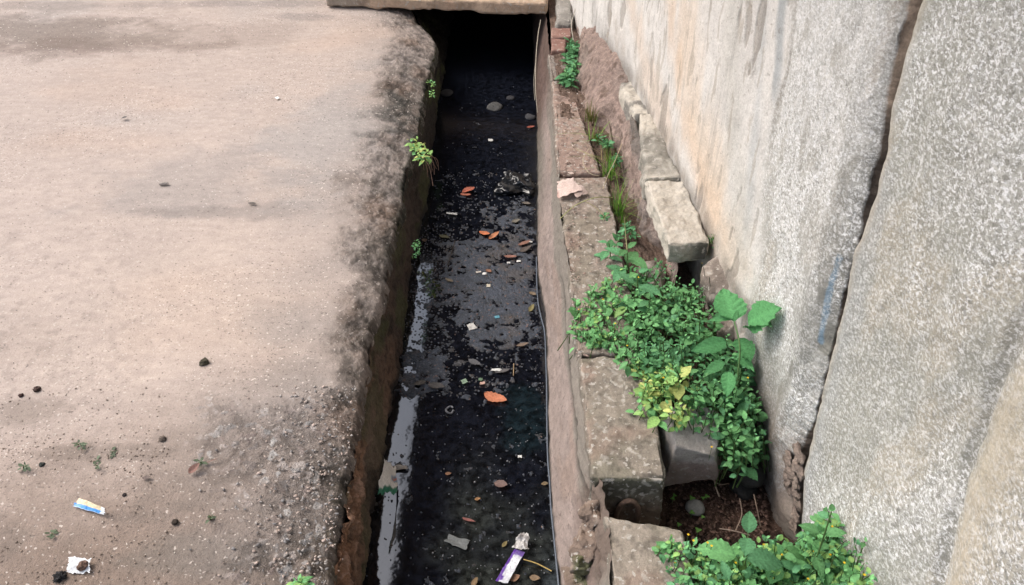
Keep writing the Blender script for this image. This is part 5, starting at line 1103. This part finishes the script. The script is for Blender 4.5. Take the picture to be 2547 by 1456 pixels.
def bag():
    c = P(1290, 460, WZ); D, Fc = ICO[6]; A = D*np.array([1.0, 1.0, .8])
    w = fbm3(A, 1.5, 3, 611, .45); B = A + .5*w[:, None]*np.array([1, -.6, .4])
    f1 = 1 - np.abs(np.sin(3.1*B[:, 0] + 2.2*B[:, 1] + 2.5*fbm3(A, 1.7, 2, 612))); f2 = 1 - np.abs(np.sin(6.3*B[:, 1] - 4.1*B[:, 0] + 3*fbm3(A, 2.2, 2, 613)))
    V = D*np.array([.098, .088, .030])*(.78 + .14*f1 + .04*f2 + .75*w)[:, None]; V[:, 2] += .010*f1*np.clip(D[:, 2], 0, 1) - .008
    e = np.exp(-((V[:, 0]+.05)**2 + (V[:, 1]-.05)**2)/.0012); V[:, 2] += .018*e
    V[:, 0] = np.where(V[:, 0] > .055, .055+(V[:, 0]-.055)*.4, V[:, 0])
    o = raw_mesh('plastic_bag', V, Fc, M_BAG, np.tile([.006, .007, .009], (len(V), 1))); o.location = (c[0], c[1], WZ+.016); tag(o, 'glossy black plastic bag crumpled against the right drain side', 'bag')
bag()
def pb(u, v, n): return mixc(np.zeros(u.shape+(3,))+np.array([.52, .41, .37])*(1+.15*n)[..., None], (.40, .20, .16), .6*ss(.12, .0, u)*ss(.5, .7, v))
def pale():
    o = sheet('bag_scrap', [(1385, 455), (1425, 447), (1448, 478), (1388, 498)], [.02, .035, .02, .006], 44, 34, pb, M_PAPER, 'pale pink crumpled plastic scrap lying across the kerb edge', .012, 14, 13, edge=.10)
    o['category'] = 'litter'
    sheet('bag_scrap', [(1424, 462), (1450, 466), (1463, 482), (1430, 496)], [.02, .025, .01, .012], 24, 20, lambda u, v, n: pb(u*0+.5, v, n)*.85, M_PAPER, 'duller folded tail of plastic right of the pale pink scrap', .008, 20, 14, edge=.12)
pale()
def pw(u, v, n):
    C = np.zeros(u.shape+(3,))+np.array([.55, .57, .62]); C = mixc(C, (.80, .82, .86), ss(.0, .5, n)); C = mixc(C, (.10, .03, .28), ss(.26, .20, u + .05*n)*ss(.02, .05, v)); C = mixc(C, (.10, .03, .28), ss(.20, .14, v)*.9); C = mixc(C, (.10, .03, .28), ss(.80, .84, v)*ss(.97, .93, v)*ss(.5, .4, u)); return C
root = bpy.data.objects.new('wrapper', None); COL.objects.link(root); tag(root, 'silver and purple sweet wrapper floating at the bottom of the drain', 'wrapper')
o1 = sheet('body', [(1281, 1366), (1306, 1374), (1262, 1454), (1232, 1448)], [WZ+.014]*4, 20, 50, pw, M_FOIL, '', .005, 50, 17, edge=.03, parent=root)
o2 = sheet('crumpled_end', [(1290, 1334), (1315, 1328), (1314, 1372), (1274, 1368)], [WZ+.016]*4, 26, 30, lambda u, v, n: mixc(np.zeros(u.shape+(3,))+np.array([.45, .44, .43]), (.2, .19, .19), ss(.1, .5, n)), M_FOIL, '', .014, 45, 18, edge=.12, parent=root)
def gw(u, v, n):
    C = np.zeros(u.shape+(3,))+np.array([.70, .68, .64])*(1+.2*n)[..., None]; C = mixc(C, (.01, .16, .09), ss(.80, .86, v+.03*n)); C = mixc(C, (.16, .26, .38), ss(.6, .7, u)*ss(.3, .4, v)*ss(.65, .55, v)); return mixc(C, (.45, .13, .08), ss(.68, .74, u)*ss(.42, .47, v)*ss(.56, .52, v))
sheet('wrapper', [(957, 1142), (985, 1165), (990, 1232), (939, 1236)], [-.13, WZ+.02, WZ+.008, -.17], 26, 44, gw, M_FOIL, 'limp white wrapper with a green end hanging into water at left', .018, 26, 19, edge=.10)
scrap(992, 1165, 40, 12, WZ+.004, (.34, .30, .26), 'dull floating scrap touching the white and green wrapper', 5)

# ---------------------------------------------------------------- loose grit (uncountable)
def grit():
    r = np.random.RandomState(31); D, Fc = ICO[1]; mb = MB()
    def put(x, y, z, s, c):
        a = r.uniform(0, pi); e = r.uniform(.4, 1.0); Q = (D*(1+r.normal(0, .22, D.shape)))*np.array([s*1.2, s*e, s*.4])
        Q = np.column_stack([Q[:, 0]*cos(a)-Q[:, 1]*sin(a), Q[:, 0]*sin(a)+Q[:, 1]*cos(a), Q[:, 2]]); mb.add(Q + P(x, y, z), Fc, c)
    for _ in range(650):
        y = 30 + 1420*r.rand()**.7; x = r.uniform(0, 1000 - .1*y); g = r.rand()
        c = (.55, .50, .45) if g < .15 else (.17, .14, .12) if g < .65 else (.25, .20, .17)
        put(x, y, .0, r.uniform(.0008, .0022), np.array(c)*r.uniform(.8, 1.2))
    for _ in range(420):
        x = r.uniform(0, 420); y = r.uniform(960, 1456) if r.rand() < .7 else r.normal(1130, 25); put(x, y, .001, r.uniform(.001, .0028), np.array((.16, .125, .10))*r.uniform(.6, 1.6))
    for _ in range(600):
        y = r.uniform(960, 1456); x = 900 - (y-930)*.16 - abs(r.normal(0, 110)); c = np.array(((.33, .30, .28), (.22, .21, .21), (.40, .32, .28))[r.randint(3)])*r.uniform(.6, 1.2); put(x, y, .002, r.uniform(.0012, .005), c)
    for _ in range(260):
        y = r.uniform(200, 900); t = r.rand(); x = 1385 + (y-200)*.07 + t*r.uniform(0, 110); put(x, y, .006, r.uniform(.0015, .006), np.array(((.42, .36, .32), (.27, .20, .17), (.34, .25, .21))[r.randint(3)])*r.uniform(.7, 1.2))
    for _ in range(500):
        put(r.uniform(1665, 1910), r.uniform(1190, 1345), -.208, r.uniform(.002, .006), np.array((.12, .075, .06))*r.uniform(.5, 1.6))
    o = mb.build('grit', M_STEM); tag(o, 'loose grit, crumbs and small chips strewn on pavement, kerb and pit', 'grit', kind='stuff')
grit()
